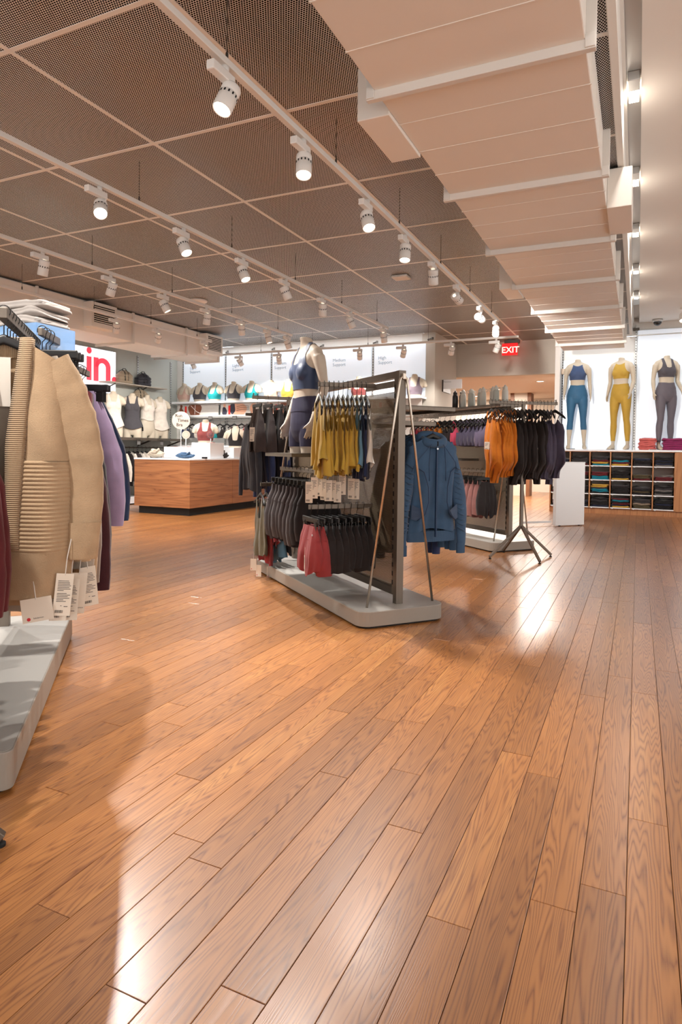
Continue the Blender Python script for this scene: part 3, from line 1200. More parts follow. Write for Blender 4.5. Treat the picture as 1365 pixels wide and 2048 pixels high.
# --- garment shapes -------------------------------------------------------------------------------------------------
def g_tank(L=.62, seed=0.0, w=.165, flare=1.15, neck=.17):
    def topF(u):
        a = abs(u)
        strap = -.135
        if a < .42:
            return strap - neck * (1 - (a / .42) ** 3)
        if a < .60:
            return strap + .012 * (1 - abs(a - .51) / .09)
        return strap - .20 * ((a - .60) / .40) ** .6

    def topB(u):
        a = abs(u)
        if a < .42:
            return -.135 - neck * .5 * (1 - (a / .42) ** 3)
        if a < .60:
            return -.135 + .012 * (1 - abs(a - .51) / .09)
        return -.135 - .20 * ((a - .60) / .40) ** .6
    return drape(topF, topB, lambda v: w * lerp(1.0, flare, v ** 1.5) * (1 - .08 * sin(pi * v)), lambda u: -.135 - L - .03 * sin(seed * 2) + .05 * u * u * (1 if seed % 2 < 1 else -.3) + .02 * sin(u * 5 + seed),
                 lambda v: .014 + .010 * v, lambda v: .004 + .020 * v, 5.0, seed, 30, 18)


def g_long(L=.62, seed=0.0, w=.215, slen=.58, vneck=.08, waist=.92, sr=.055, cuff=.036, open_front=False, hood=False, sway=.0):
    def topF(u):
        a = abs(u)
        if a < .34:
            return hanger_z(.34 * .2) + .012 - vneck * (1 - (a / .34) ** 2)
        return hang_top(u)

    def topB(u):
        a = abs(u)
        return hanger_z(max(a, .25) * .2) + .014
    mb = drape(topF, topB, lambda v: w * (1 - (1 - waist) * sin(pi * min(1, v * 1.05)) - .03 * v) if v > .02 else w * .97,
               lambda u: -.14 - L + .015 * cos(u * 3), lambda v: .022 + .025 * sin(pi * min(v * 1.3, 1)), lambda v: .003 + .014 * v, 3.3, seed, 30, 20)
    for s in (-1, 1):
        sleeve(mb, (s * (w - .085), 0, -.150), (s * (w + .05 + sway), .0, -.14 - slen * .5), (s * (w + .035 + sway), -.012, -.16 - slen), sr * .85, sr * 1.08, cuff, seed + s)
    return mb


def g_shorts(L=.40, seed=0.0, w=.15, taper=.95):
    z0 = -.135

    def bot(u):
        a = abs(u)
        notch = .30 * L * max(0.0, 1 - a / .10)
        return z0 - L - .02 * sin(u * 4 + seed) + notch + .012 * a

    def wid(v):
        return w * interp([(0, .76), (.12, .80), (.27, .98), (.30, .97), (.55, 1.12), (.8, 1.12), (1, 1.06 * taper)], v)
    mb = drape(lambda u: z0, lambda u: z0, wid, bot, lambda v: interp([(0, .012), (.25, .030), (.6, .046), (1, .050)], v), lambda v: .002 + .016 * v, 4.5, seed, 32, 18)
    n = 28                                       # stitched yoke line
    zy = z0 - L * .29
    mb.loft([[(w * .985 * cos(2 * pi * j / n) * 1.01, (.034) * sin(2 * pi * j / n), zy + dz) for j in range(n)] for dz in (.002, -.003)], cap=False)
    return mb


def g_bra(seed=0.0, w=.14, L=.17):
    def topF(u):
        a = abs(u)
        return -.245 + .075 * max(0, 1 - abs(a - .5) / .3) - .02 * (1 if a < .12 else 0)
    mb = drape(topF, lambda u: -.285, lambda v: w * (1 - .06 * v), lambda u: -.245 - L * .62 + .01 * u * u, lambda v: .032 * sin(pi * (v * .8 + .1)) + .008, lambda v: .006, 3.0, seed, 24, 8)
    for s in (-1, 1):
        mb.tube([(s * w * .5, -.02, -.175), (s * w * .62, -.016, -.135), (s * w * .70, 0, -.108), (s * w * .66, .016, -.14), (s * w * .5, .016, -.285)], [(.008, .003)] * 5, 6)
    return mb


def g_bodysuit(L=.66, seed=0.0, w=.145):
    L = L + .05 * sin(seed * 2.1)

    def wid(v):
        return interp([(0, w * .80), (.12, w * .98), (.35, w * .86), (.55, w * 1.0), (.68, w * 1.02), (.76, w * .78), (.86, w * .42), (.95, w * .26), (1, w * .24)], v)

    def topF(u):
        a = abs(u)
        return -.235 + .055 * max(0, 1 - abs(a - .55) / .35)
    mb = drape(topF, lambda u: -.30, wid, lambda u: -.235 - L, lambda v: .016 + .026 * sin(pi * min(1, v * 1.2)), lambda v: .006 + .026 * v, 3.6, seed, 24, 24, xshift=lambda v: .035 * sin(seed * 3 + v * 2) * v * v)
    for s in (-1, 1):
        mb.tube([(s * w * .46, -.02, -.18), (s * w * .62, -.016, -.135), (s * w * .72, 0, -.104), (s * w * .66, .016, -.14), (s * w * .5, .016, -.30)], [(.006, .003)] * 5, 6)
    return mb


def g_pants(L=.85, seed=0.0, w=.085):
    return drape(lambda u: -.10, lambda u: -.10, lambda v: w * (1 - .25 * v), lambda u: -.10 - L, lambda v: .02 + .01 * sin(v * 6), lambda v: .006 + .008 * v, 3, seed, 16, 16)


GM = {}


def garment_mesh(kind, seed, m, **k):
    key = (kind.__name__, round(seed, 2), m.name, tuple(sorted(k.items())))
    if key not in GM:
        GM[key] = kind(seed=seed, **k).mesh('garment', m, smooth=True)
    return GM[key]


def tag_on(parent, p, rotz=0.0, size=(.045, .085), tilt=0.0, back=False, m=None, string=.05):
    """hang tag: card with printed lines and a bar code, hung by a string"""
    w, h = size
    o = MB().box(-w / 2, w / 2, -.0006, .0006, -h, 0).build('hang_tag', m or M_TAGW, parent)
    o.location = p
    o.rotation_euler = (0, tilt, rotz)
    MB().tube([(0, 0, -.004), (0.004, 0, string)], .0009, 5).build('tag_string', M_STRING, o)
    pr = MB()
    if not back:
        for i in range(7):
            ln = w * (.74, .62, .70, .52, .66, .4, .3)[i]
            z = -h * (.16 + .065 * i)
            pr.box(-w * .4, -w * .4 + ln, -.0009, .0009, z - h * .014, z + h * .006)
        for i in range(12):
            x = -w * .38 + i * w * .042
            pr.box(x, x + w * (.018 if i % 3 else .03), -.0009, .0009, -h * .94, -h * .84)
        pr.build('tag_print', M_TAGT, o)['kind'] = 'stuff'
    else:
        pr.lathe([(.0001, 0), (w * .09, 0)], 12, cap=False)
        pr.v = [(x - w * .3, -.0009, y - h * .86) for x, y, z in pr.v]
        pr.build('tag_logo', M_RED, o)
    return o


def put(name, label, cat, mesh, loc, rz, group=None, tilt=0.0):
    o = bpy.data.objects.new(name, mesh)
    COL.objects.link(o)
    o.location = loc
    o.rotation_euler = (0, tilt, rz)
    return tag(o, label, cat, group)


def put_hanger(loc, rz, label, group, clip=False):
    global HANGER0, CLIPH0
    if clip:
        if CLIPH0 is None:
            CLIPH0 = make_clip_hanger()
            h = CLIPH0
        else:
            h = copy_tree(CLIPH0)
    else:
        if HANGER0 is None:
            HANGER0 = make_hanger()
            h = HANGER0
        else:
            h = copy_tree(HANGER0)
    h.location = loc
    h.rotation_euler = (0, 0, rz)
    h['label'] = label
    h['group'] = group
    return h


def row(p0, p1, n, rz, items, where, cat_default='top', clip=False, jitter=.05, hgroup=None, from_='the near end', tagrot=0.0):
    """n hangers from p0 to p1; items: list of (kind, material, kwargs, noun phrase, category, tags)"""
    p0, p1 = Vector(p0), Vector(p1)
    out = []
    rr = random.Random(int(abs(p0.x * 1000 + p0.y * 77 + p0.z * 13)))
    count = {}
    for i in range(n):
        t = i / max(1, n - 1)
        loc = p0.lerp(p1, t)
        a = rz + rr.uniform(-jitter, jitter)
        it = items[i % len(items)] if len(items) < n else items[i]
        kind, m, kw, noun, cat, tg = it
        hk = 'clip hanger' if clip else 'hanger'
        put_hanger(loc, a, 'black %s, %s from %s of the row %s' % (hk, ORD[i], from_, where), hgroup or ('hangers ' + where), clip)
        if kind is None:
            continue
        seed = round(rr.uniform(0, 6), 1) if n < 12 else rr.choice((0.4, 1.9, 3.3, 4.7))
        o = put(noun.split()[-1], '', cat, garment_mesh(kind, seed, m, **kw), loc, a)
        o.name = {'top': 'tank_top'}.get(cat, cat.replace(' ', '_'))
        count[noun] = count.get(noun, 0) + 1
        o['label'] = '%s, %s from %s %s' % (noun, ORD[i], from_, where)
        o['group'] = noun.split(',')[0] + 's ' + where
        if tg:
            for (px, pz, kwt) in tg:
                tag_on(o, (px + rr.uniform(-.01, .01), -.062, pz + rr.uniform(-.03, .03)), tagrot + rr.uniform(-.4, .4), **kwt)
        out.append(o)
    return out
# ------------------------------------------------------------------ gondolas (local X across, local Y along, origin at the near post)
M_BASE = mat('plinth_warm_grey', (152, 145, 136), 0.4, var=0.03, vscale=3)
M_BASETOP = mat('plinth_top', (168, 165, 160), 0.35)
M_TOE = mat('toe_black', (18, 17, 16), 0.7)


def mesh_panel_material():
    m = bpy.data.materials.new('fine_mesh')
    m.use_nodes = True
    N, K = m.node_tree.nodes, m.node_tree.links
    b = N['Principled BSDF']
    b.inputs['Base Color'].default_value = srgb((128, 112, 92))
    b.inputs['Metallic'].default_value = 0.6
    b.inputs['Roughness'].default_value = 0.45
    tc = N.new('ShaderNodeTexCoord')
    ck = N.new('ShaderNodeTexChecker')
    ck.inputs['Scale'].default_value = 190
    mp = N.new('ShaderNodeMapping')
    mp.inputs['Rotation'].default_value = (radians(45), 0, 0)
    K.new(tc.outputs['Object'], mp.inputs[0])
    K.new(mp.outputs[0], ck.inputs['Vector'])
    tr = N.new('ShaderNodeBsdfTransparent')
    ms = N.new('ShaderNodeMixShader')
    mr = N.new('ShaderNodeMapRange')
    mr.inputs['To Min'].default_value = 0.42
    mr.inputs['To Max'].default_value = 1.0
    K.new(ck.outputs['Fac'], mr.inputs['Value'])
    K.new(mr.outputs[0], ms.inputs[0])
    K.new(tr.outputs[0], ms.inputs[1])
    K.new(b.outputs[0], ms.inputs[2])
    K.new(ms.outputs[0], N['Material Output'].inputs[0])
    return m


M_MESH = mesh_panel_material()


def slots(parent, x, y, z0, z1, pitch=.05):
    v = MB()
    z = z0
    while z < z1:
        v.box(x - .006, x + .006, y - .0008, y + .0008, z, z + .026)
        z += pitch
    return v


def gondola(label, loc, rz, x0, x1, y0, y1, ypost, H=1.62, base_h=.105, rods=True):
    t = thing('display_gondola', label, 'display rack', (loc[0], loc[1], 0), rz)
    o = rrect(x0, x1, y0, y1, .085)
    b = MB().prism(o, .012, base_h).build('plinth', [M_BASE], t, bevel=.004)
    MB().prism(rrect(x0 + .006, x1 - .006, y0 + .006, y1 - .006, .08), base_h, base_h + .0012).build('plinth_top', M_BASETOP, b)
    MB().prism(rrect(x0 + .02, x1 - .02, y0 + .02, y1 - .02, .07), 0, .012).build('toe_kick', M_TOE, b)
    for y in ypost:
        s = 1 if y == ypost[0] else -1
        p = MB().box(-.026, .026, y - .022, y + .022, base_h, H).build('post', M_STEEL, t, bevel=.002)
        MB().box(-.026, .026, y + s * .022 - .001, y + s * .022 + s * .018, base_h + .06, H - .04).build('slotted_strip', M_STEEL, p)
        for k in (-1, 1):
            v = MB()
            z = base_h + .12
            while z < H - .1:
                v.box(k * .0265 - .001, k * .0265 + .001, y + s * .024, y + s * .037, z, z + .03)
                z += .058
            v.build('strip_slots', M_SLOT, p)['kind'] = 'stuff'
        if rods:
            yy = y - s * .034
            pts = [(-.245, yy, base_h + .001)]
            for i in range(9):
                a = radians(180 - i * 22.5)
                pts.append((.030 * cos(a), yy, H - .085 + .045 * sin(a)))
            pts.append((.245, yy, base_h + .001))
            MB().tube(pts, .0085, 10).build('brace_rod', M_NICKEL, t, smooth=True)
            MB().box(-.011, .011, min(y - s * .02, yy - s * .014), max(y - s * .02, yy - s * .014), H - .06, H - .02).build('rod_hook', M_NICKEL, t, bevel=.003)
    ya, yb = ypost
    MB().box(-.022, .022, ya + .022, yb - .022, H - .045, H).build('top_beam', M_STEEL, t, bevel=.002)
    MB().box(-.02, .02, ya + .04, yb - .04, base_h + .05, base_h + .10).build('bottom_beam', M_DKSTEEL, t, bevel=.002)
    MB().box(-.003, .003, ya + .04, yb - .04, base_h + .10, H - .13).build('mesh_panel', M_MESH, t)
    return t


def arm(t, p, q, w=.02, h=.03, m=None, name='hang_arm'):
    return MB().bar(p, q, w, h).build(name, m or M_STEEL, t, bevel=.002)


def tray(t, x0, x1, y0, y1, z, name='shelf'):
    s = MB().box(x0, x1, y0, y1, z - .006, z).build(name, M_STEEL, t)
    MB().box(x0, x1, y0, y0 + .003, z - .028, z + .0).box(x0, x1, y1 - .003, y1, z - .028, z).box(x0, x0 + .003, y0, y1, z - .028, z).box(x1 - .003, x1, y0, y1, z - .028, z).build('shelf_lip', M_STEEL, s)
    return s


def wpt(t, p):
    """world position of a local point of a thing"""
    a = t.rotation_euler[2]
    return Vector((t.location[0] + p[0] * cos(a) - p[1] * sin(a), t.location[1] + p[0] * sin(a) + p[1] * cos(a), t.location[2] + p[2]))


A1 = radians(50)
G1 = gondola('grey metal gondola with a half mannequin and yellow tank tops', (-1.405, 3.935), A1, -.345, .285, -.142, 2.01, (0, 1.87))
G2 = gondola('second grey metal gondola carrying bras and water bottles', (-1.307, 7.376), A1, -.345, .285, -.142, 2.2, (0, 2.05))
# arms of the first gondola
arm(G1, (-.03, .03, 1.535), (-.03, .42, 1.535), .016, .04, name='bracket')
arm(G1, (-.03, .30, 1.545), (-.455, .30, 1.535), .018, .03)
arm(G1, (-.03, .32, .72), (-.505, .32, .72), .018, .03)
arm(G1, (-.33, .50, .945), (-.33, 1.36, .945), .018, .03, name='hang_rail')
for y in (.56, 1.30):
    arm(G1, (-.01, y, .93), (-.33, y, .93), .012, .03, name='bracket')
arm(G1, (-.03, 1.62, .80), (-.42, 1.62, .80), .018, .03)
tray(G1, -.40, -.025, .93, 1.56, 1.072)
tray(G1, .03, .43, .0, .55, 1.40)
arm(G1, (.02, .06, 1.285), (.30, .06, 1.285), .02, .03, name='front_bar')
arm(G1, (.30, .05, 1.285), (.30, .62, 1.285), .018, .026, name='hang_rail')
arm(G1, (.02, .60, 1.285), (.30, .60, 1.285), .02, .03, name='bracket')
# arms of the second gondola
arm(G2, (-.25, .0, 1.55), (-.25, 1.55, 1.55), .018, .028, name='hang_rail')
for y in (.10, 1.45):
    arm(G2, (-.01, y, 1.55), (-.25, y, 1.55), .016, .028, name='bracket')
tray(G2, -.16, .16, .0, 1.5, 1.645, 'top_shelf')
arm(G2, (-.25, .05, .88), (-.25, 1.3, .88), .018, .028, name='hang_rail')
for y in (.10, 1.25):
    arm(G2, (-.01, y, .88), (-.25, y, .88), .016, .028, name='bracket')
tray(G2, -.36, -.025, .55, 1.5, 1.02)

# T stands
def tstand(label, loc, rz, half=.36, H=1.615, legs=4, reach=.36, a0=0.0, hub=.33):
    t = thing('t_stand', label, 'clothes rack', (loc[0], loc[1], 0), rz)
    MB().box(-.016, .016, -.016, .016, hub - .02, H - .015).build('pole', M_STEEL, t, bevel=.002)
    MB().bar((-half, 0, H), (half, 0, H), .03, .032).build('crossbar', M_STEEL, t, bevel=.002)
    for s in (-1, 1):
        MB().lathe([(.006, 0), (.006, .02), (.009, .024)], 8, (s * (half - .012), 0, H + .016)).build('end_stop', M_STEEL, t)
    for k in range(legs):
        a = a0 + 2 * pi * k / legs
        lg = MB().bar((0.01 * cos(a), 0.01 * sin(a), hub), (reach * cos(a), reach * sin(a), .022), .024, .024).build('leg', M_STEEL, t, bevel=.002)
        MB().lathe([(.014, 0), (.014, .008), (.006, .01), (.006, .02)], 10, (reach * cos(a) * .985, reach * sin(a) * .985, 0)).build('levelling_foot', M_TOE, lg)
    return t


T1 = tstand('bronze T-shaped rack with orange and black bodysuits', (-1.09, 6.835), radians(32.7), .37, a0=radians(128 - 32.7 - 90 + 2))
T2 = tstand('T-shaped rack with black shorts behind the first gondola', (-1.405 + .643 * .16 - .766 * 2.52, 3.935 + .766 * .16 + .643 * 2.52), A1, .38, reach=.36, a0=radians(40))
# white end panel table
t = thing('white_pedestal', 'plain white pedestal panel before the cubby cabinet', 'pedestal', (-.909, 10.195, 0), radians(45))
MB().box(-.262, .262, .0, .07, .014, .967).build('panel', M_PANELW, t, bevel=.003)
MB().box(-.262, .262, -.004, .074, .955, .967).build('cap', M_PANELW, t, bevel=.002)
for x in (-.17, .19):
    MB().lathe([(.016, 0), (.016, .014)], 10, (x, .03, 0)).build('glide_foot', M_TOE, t)
MB().box(-.80, -.262, .10, .13, .045, .075).build('floor_rail', M_PANELW, t)
# ------------------------------------------------------------------ clothes on the first gondola
F_YEL = fabric('mustard_jersey', (180, 146, 58))
F_NAVY = fabric('navy_jersey', (36, 44, 72))
F_TEAL = fabric('steel_blue_jersey', (92, 128, 150))
F_WHT = fabric('offwhite_jersey', (222, 212, 200))
F_RED = fabric('brick_red_knit', (140, 52, 54))
F_BLK = fabric('black_knit', (34, 28, 28))
F_GRAPH = fabric('graphite_knit', (62, 54, 54))
F_CHAR = fabric('charcoal_knit', (52, 54, 62))
F_OLIVE = fabric('olive_knit', (98, 90, 70))
F_DENIM = fabric('dusk_blue_knit', (60, 88, 118))
F_INK = fabric('ink_navy_knit', (48, 58, 92))
F_ORG = fabric('tangerine_knit', (200, 114, 30))
F_PLUM = fabric('plum_grey_knit', (70, 64, 82))
F_PINK = fabric('raspberry_knit', (176, 62, 86))
F_LAV = fabric('grey_lavender_knit', (104, 94, 116))
F_MAUVE = fabric('mauve_knit', (136, 92, 88))
ROT_W = A1 - pi / 2        # faces the left aisle
tagY = [(.0, -.64, dict(size=(.05, .14), string=.06))]
items = [(g_tank, F_YEL, dict(L=.46), 'mustard yellow tank top', 'tank top', tagY)] * 8 + \
        [(g_tank, F_TEAL, dict(L=.42), 'steel blue tank top', 'tank top', None), (g_tank, F_NAVY, dict(L=.50), 'dark navy tank top', 'tank top', tagY),
         (g_tank, F_WHT, dict(L=.50), 'off-white tank top', 'tank top', tagY)]
row(wpt(G1, (-.445, .30, 1.548)), wpt(G1, (-.10, .30, 1.562)), 11, ROT_W - radians(15), items, 'beside the half mannequin', tagrot=1.05, from_='the aisle end')
items = [(g_shorts, F_RED, dict(L=.315), 'brick red running shorts', 'shorts', [(.06, -.33, dict(size=(.008, .11), m=mat('reflective_strip', (225, 222, 214), .3), back=False))])] * 2 + \
        [(g_shorts, F_BLK, dict(L=.305), 'black running shorts', 'shorts', None)] * 7
sh = row(wpt(G1, (-.49, .32, .735)), wpt(G1, (-.10, .32, .735)), 9, ROT_W, items, 'on the low front arm', clip=True, from_='the aisle end')
for o in sh:
    MB().sphere((.10, -.03, -.19), .0075, 8, 6, (1, .4, 1)).build('round_logo', mat('logo_silver', (210, 214, 224), .3, metal=.5), o)
items = [(g_shorts, F_BLK, dict(L=.40, w=.17), 'wide black shorts', 'shorts', None)] * 2 + [(g_shorts, F_GRAPH, dict(L=.42, w=.17), 'wide graphite shorts', 'shorts', None)] * 7
row(wpt(G1, (-.33, .56, .963)), wpt(G1, (-.33, 1.20, .963)), 9, A1, items, 'on the gondola middle rail', clip=True)
items = [(g_tank, F_OLIVE, dict(L=.46), 'olive tank top', 'tank top', [(0, -.62, dict(size=(.05, .1), back=True))]), (g_tank, F_RED, dict(L=.50), 'brick red tank top', 'tank top', [(0, -.68, dict(size=(.05, .1), back=True))]),
         (g_tank, F_RED, dict(L=.44), 'brick red tank top', 'tank top', None), (g_tank, F_TEAL, dict(L=.52), 'dusty blue tank top', 'tank top', [(0, -.72, dict(size=(.05, .1), back=True))]), (g_tank, F_BLK, dict(L=.48), 'black tank top', 'tank top', None)]
row(wpt(G1, (-.415, 1.62, .815)), wpt(G1, (-.22, 1.62, .815)), 5, ROT_W, items, 'on the far low arm', tagrot=1.05, from_='the aisle end')
# jackets
M_ZIP = mat('zip_blue', (34, 58, 90), .5)


def jacket(loc, rz, label, group, m, lead, seed):
    t = thing('jacket', label, 'jacket', loc, rz, group)
    b = garment_mesh(g_long, seed, m, L=.60, slen=.68 if lead else (.74 if m is F_DENIM else .80), w=.20, waist=.84, sr=.052, cuff=.033, vneck=.035)
    o = bpy.data.objects.new('jacket_body', b)
    COL.objects.link(o)
    o.parent = t
    rings = []
    for z, k in ((-.742, 1.0), (-.80, .98), (-.815, .96)):
        rings.append([(k * .196 * cos(2 * pi * j / 28), .036 * sin(2 * pi * j / 28) + .004, z) for j in range(28)])
    MB().loft(rings, cap=False).build('waistband', mat('rib_' + m.name, m.node_tree.nodes['Principled BSDF'].inputs['Base Color'].default_value[:3], .85, wave=('X', 60, .5)), t, smooth=True)
    if not lead:
        return t
    MB().box(-.004, .004, -.062, -.046, -.78, -.14).build('zip', M_ZIP, t)
    MB().lathe([(.0001, 0), (.007, 0), (.007, .003), (.0001, .004)], 12).build('snap', mat('snap_silver', (200, 205, 210), .3, metal=.7), t).matrix_local = Matrix.Translation((0, -.063, -.185)) @ Matrix.Rotation(pi / 2, 4, 'X')
    MB().box(-.004, .004, -.068, -.062, -.165, -.135).build('zip_pull', M_SLOT, t)
    # collar / lowered hood
    mb = MB()
    rings = []
    for i in range(17):
        a = radians(-70 + 320 * i / 16)
        c = Vector((.088 * sin(a), .055 * -cos(a) + .012, -.105 - .045 * (cos(a) * .5 + .5)))
        r = .024 + .014 * (1 - cos(a)) / 2
        rad = Vector((sin(a), -cos(a), 0))
        rings.append([c + rad * (r * cos(2 * pi * j / 10)) + Vector((0, 0, 1)) * (r * 1.25 * sin(2 * pi * j / 10)) for j in range(10)])
    mb.loft(rings).build('hood', m, t, smooth=True)
    for s in (-1, 1):
        MB().tube([(s * .055, -.062, -.17), (s * .066, -.066, -.30), (s * .064, -.070, -.40)], .0026, 6).build('drawstring', M_ZIP, t, smooth=True)
        # princess seam with gathered piping and the pocket opening
        pts = [(s * .155, -.048, -.31), (s * .105, -.068, -.34), (s * .075, -.078, -.44), (s * .072, -.080, -.54), (s * .095, -.076, -.62), (s * .150, -.058, -.665)]
        MB().tube(pts, .0042, 6).build('gathered_seam', M_ZIP, t, smooth=True)
        pk = MB()
        pk.loft([[(s * .098, -.0765, -.60), (s * .178, -.040, -.56)], [(s * .118, -.074, -.635), (s * .182, -.040, -.60)], [(s * .155, -.060, -.665), (s * .185, -.040, -.655)]], cap=False, closed=False)
        pk.build('pocket_opening', M_ZIP, t)
        MB().tube([(s * .045, -.062, -.155), (s * .15, -.05, -.27), (s * .19, -.03, -.36)], .0022, 5).build('raglan_seam', M_ZIP, t)
        # ruched sleeve: soft ridges
        rn = random.Random(3 + s)
        for i in range(13):
            z = -.30 - i * .036
            x = s * interp([(-.75, .232), (-.6, .222), (-.45, .204), (-.3, .176)], z)
            p = MB().tube([(x - .036, -.020, z + rn.uniform(-.012, .012)), (x, -.034, z - .012), (x + .036, -.019, z + rn.uniform(-.03, .006))], [.004, .0085, .004], 7)
            p.build('sleeve_gather', m, t, smooth=True)
        MB().loft([[(s * .232 + .034 * cos(2 * pi * j / 14), -.012 + .02 * sin(2 * pi * j / 14), z) for j in range(14)] for z in (-.835, -.84, -.90, -.905)], cap=False).build('cuff', MATS['rib_' + m.name], t, smooth=True)
    tag_on(t, (.19, .03, -.66), .2, size=(.045, .13))
    return t


nj = 6
for i in range(nj):
    loc = wpt(G1, (.30, .075 + i * .075, 1.302))
    m = F_DENIM if i < 4 else F_INK
    a = A1 + (-.02, .05, -.03, .04, .02, -.04)[i]
    put_hanger(loc, a, 'black hanger, %s from the front of the blue jackets' % ORD[i], 'hangers of the jackets')
    jacket(loc, a, '%s zip jacket with gathered sleeves, %s in the jacket row' % ('steel blue' if i < 4 else 'dark navy', ['frontmost'] [0] if i == 0 else ORD[i]), 'zip jackets on the first gondola', m, i == 0, 1.0 + (i % 2))
# shorts and long tops on the T stand behind
tagS = [(.04, -.30, dict(size=(.055, .14), string=.04))]
items = [(g_shorts, F_GRAPH, dict(L=.42), 'graphite cycling shorts', 'shorts', tagS)] * 2 + [(g_shorts, F_BLK, dict(L=.42), 'black cycling shorts', 'shorts', tagS)] * 4
row(wpt(T2, (-.33, 0, 1.632)), wpt(T2, (.22, 0, 1.632)), 6, ROT_W, items, 'on the shorts T rack', clip=True, tagrot=1.05, from_='the aisle end')
arm(T2, (0, 0, 1.46), (0, .30, 1.46), name='rear_bracket')
arm(T2, (-.36, .30, 1.46), (.36, .30, 1.46), name='rear_bar')
items = [(g_long, F_CHAR, dict(L=.66, slen=.72, sway=.06), 'charcoal long-sleeved sweater', 'sweater', None)] * 1 + [(g_long, F_INK, dict(L=.66, slen=.74, sway=.05), 'ink navy long-sleeved sweater', 'sweater', None)] * 4
row(wpt(T2, (-.30, .30, 1.478)), wpt(T2, (.30, .30, 1.478)), 5, ROT_W, items, 'on the T rack rear bar', from_='the aisle end')

# ------------------------------------------------------------------ clothes on the second gondola and its T stand
items = [(g_bra, F_PINK, dict(w=.15, L=.24), 'raspberry strappy bra', 'bra', None)]
rowb = [(g_bra, F_LAV, dict(w=.17, L=.27), 'grey lavender bra', 'bra', None)] * 2 + [(g_bra, F_PLUM, dict(w=.15, L=.26), 'dark plum bra', 'bra', [(0.05, -.36, dict(size=(.03, .05)))])] * 5
row(wpt(G2, (-.25, .50, 1.568)), wpt(G2, (-.25, .05, 1.568)), 7, A1, [rowb[2]] * 5 + rowb[:2][::-1], 'on the second gondola rail', from_='the middle')
rowb = [(g_bra, F_PINK, dict(w=.15, L=.24), 'raspberry strappy bra', 'bra', None)] + [(g_bra, F_BLK, dict(w=.15, L=.24), 'black bra', 'bra', None)] * 2 + [(g_bra, F_ORG, dict(w=.15, L=.22), 'tangerine bra', 'bra', None)] * 4 + [(g_bra, F_PINK, dict(w=.15, L=.24), 'raspberry strappy bra', 'bra', None)] * 2
row(wpt(G2, (-.25, .62, 1.568)), wpt(G2, (-.25, 1.50, 1.568)), 9, A1, rowb, 'on the second gondola far rail')
items = [(g_shorts, F_MAUVE, dict(L=.40, w=.12), 'mauve shorts', 'shorts', [(.02, -.2, dict(size=(.05, .09)))])] * 6 + [(g_shorts, F_BLK, dict(L=.40, w=.12), 'black shorts', 'shorts', None)] * 1
row(wpt(G2, (-.25, .62, .897)), wpt(G2, (-.25, .10, .897)), 7, A1, items, 'on the second gondola low rail', clip=True, from_='the middle')
RT = radians(32.7) - pi / 2
bs = [(g_bodysuit, F_ORG, dict(L=.58), 'tangerine orange bodysuit', 'bodysuit', [(.06, -.45, dict(size=(.05, .075), string=.02))])] * 6 + \
     [(g_bodysuit, F_BLK, dict(L=.60), 'black bodysuit', 'bodysuit', [(.08, -.48, dict(size=(.045, .075), string=.02))])] * 8 + [(g_bodysuit, F_PLUM, dict(L=.60), 'plum grey bodysuit', 'bodysuit', None)] * 4
row(wpt(T1, (-.345, 0, 1.633)), wpt(T1, (.345, 0, 1.633)), 18, RT + .05, bs, 'on the exit T rack', tagrot=1.05, from_='the left', jitter=.28)
# water bottles along the top shelf of the second gondola
M_BOT = [mat('bottle_black', (38, 38, 42), .35), mat('bottle_white', (214, 214, 206), .4), mat('bottle_sage', (186, 190, 182), .4)]


def bottle(loc, k, label):
    t = thing('water_bottle', label, 'bottle', loc, RND.uniform(0, 6), 'water bottles on the second gondola')
    m = M_BOT[k]
    MB().lathe([(.030, 0), (.036, .004), (.0365, .10), (.036, .155), (.030, .172), (.024, .178)], 20).build('flask', m, t, smooth=True)
    c = MB().lathe([(.026, .176), (.027, .18), (.027, .205), (.022, .212), (.012, .214), (.012, .226), (.004, .23)], 18).build('cap', M_BOT[0] if k == 0 else M_BOT[1], t, smooth=True)
    MB().tube([(.024, 0, .20), (.045, 0, .205), (.052, 0, .19), (.045, 0, .172), (.03, 0, .172)], .004, 6).build('carry_loop', M_BOT[0] if k == 0 else M_BOT[1], c, smooth=True)


bl = [(0, 1.05), (0, .97), (1, .88), (1, .76), (2, .72), (2, .60), (1, .48), (1, .36), (2, .24), (1, .14)]
for i, (k, y) in enumerate(bl):
    bottle(wpt(G2, (-.03 + .05 * (i % 2), y, 1.6455)), k, '%s water bottle, %s from the left on the second gondola' % (['black', 'white', 'pale sage'][k], ORD[i]))
# ------------------------------------------------------------------ mannequins and busts
BODY = body_mesh('full', voxel=.0085, spread=.035)
BODY_B = body_mesh('full', voxel=.0085, spread=.02, stance=(-.03, .02), armpose={('wr', 1): (.222, -.11, .88), ('el', 1): (.208, .03, 1.08)})
BUST = body_mesh('none', voxel=.009)
HALF = body_mesh('full', voxel=.0065, armpose={('el', 1): (.214, .05, 1.10), ('wr', 1): (.228, -.055, .865), ('el', -1): (-.214, .05, 1.10), ('wr', -1): (-.226, -.045, .87)})
ONE = lambda v: 1.0


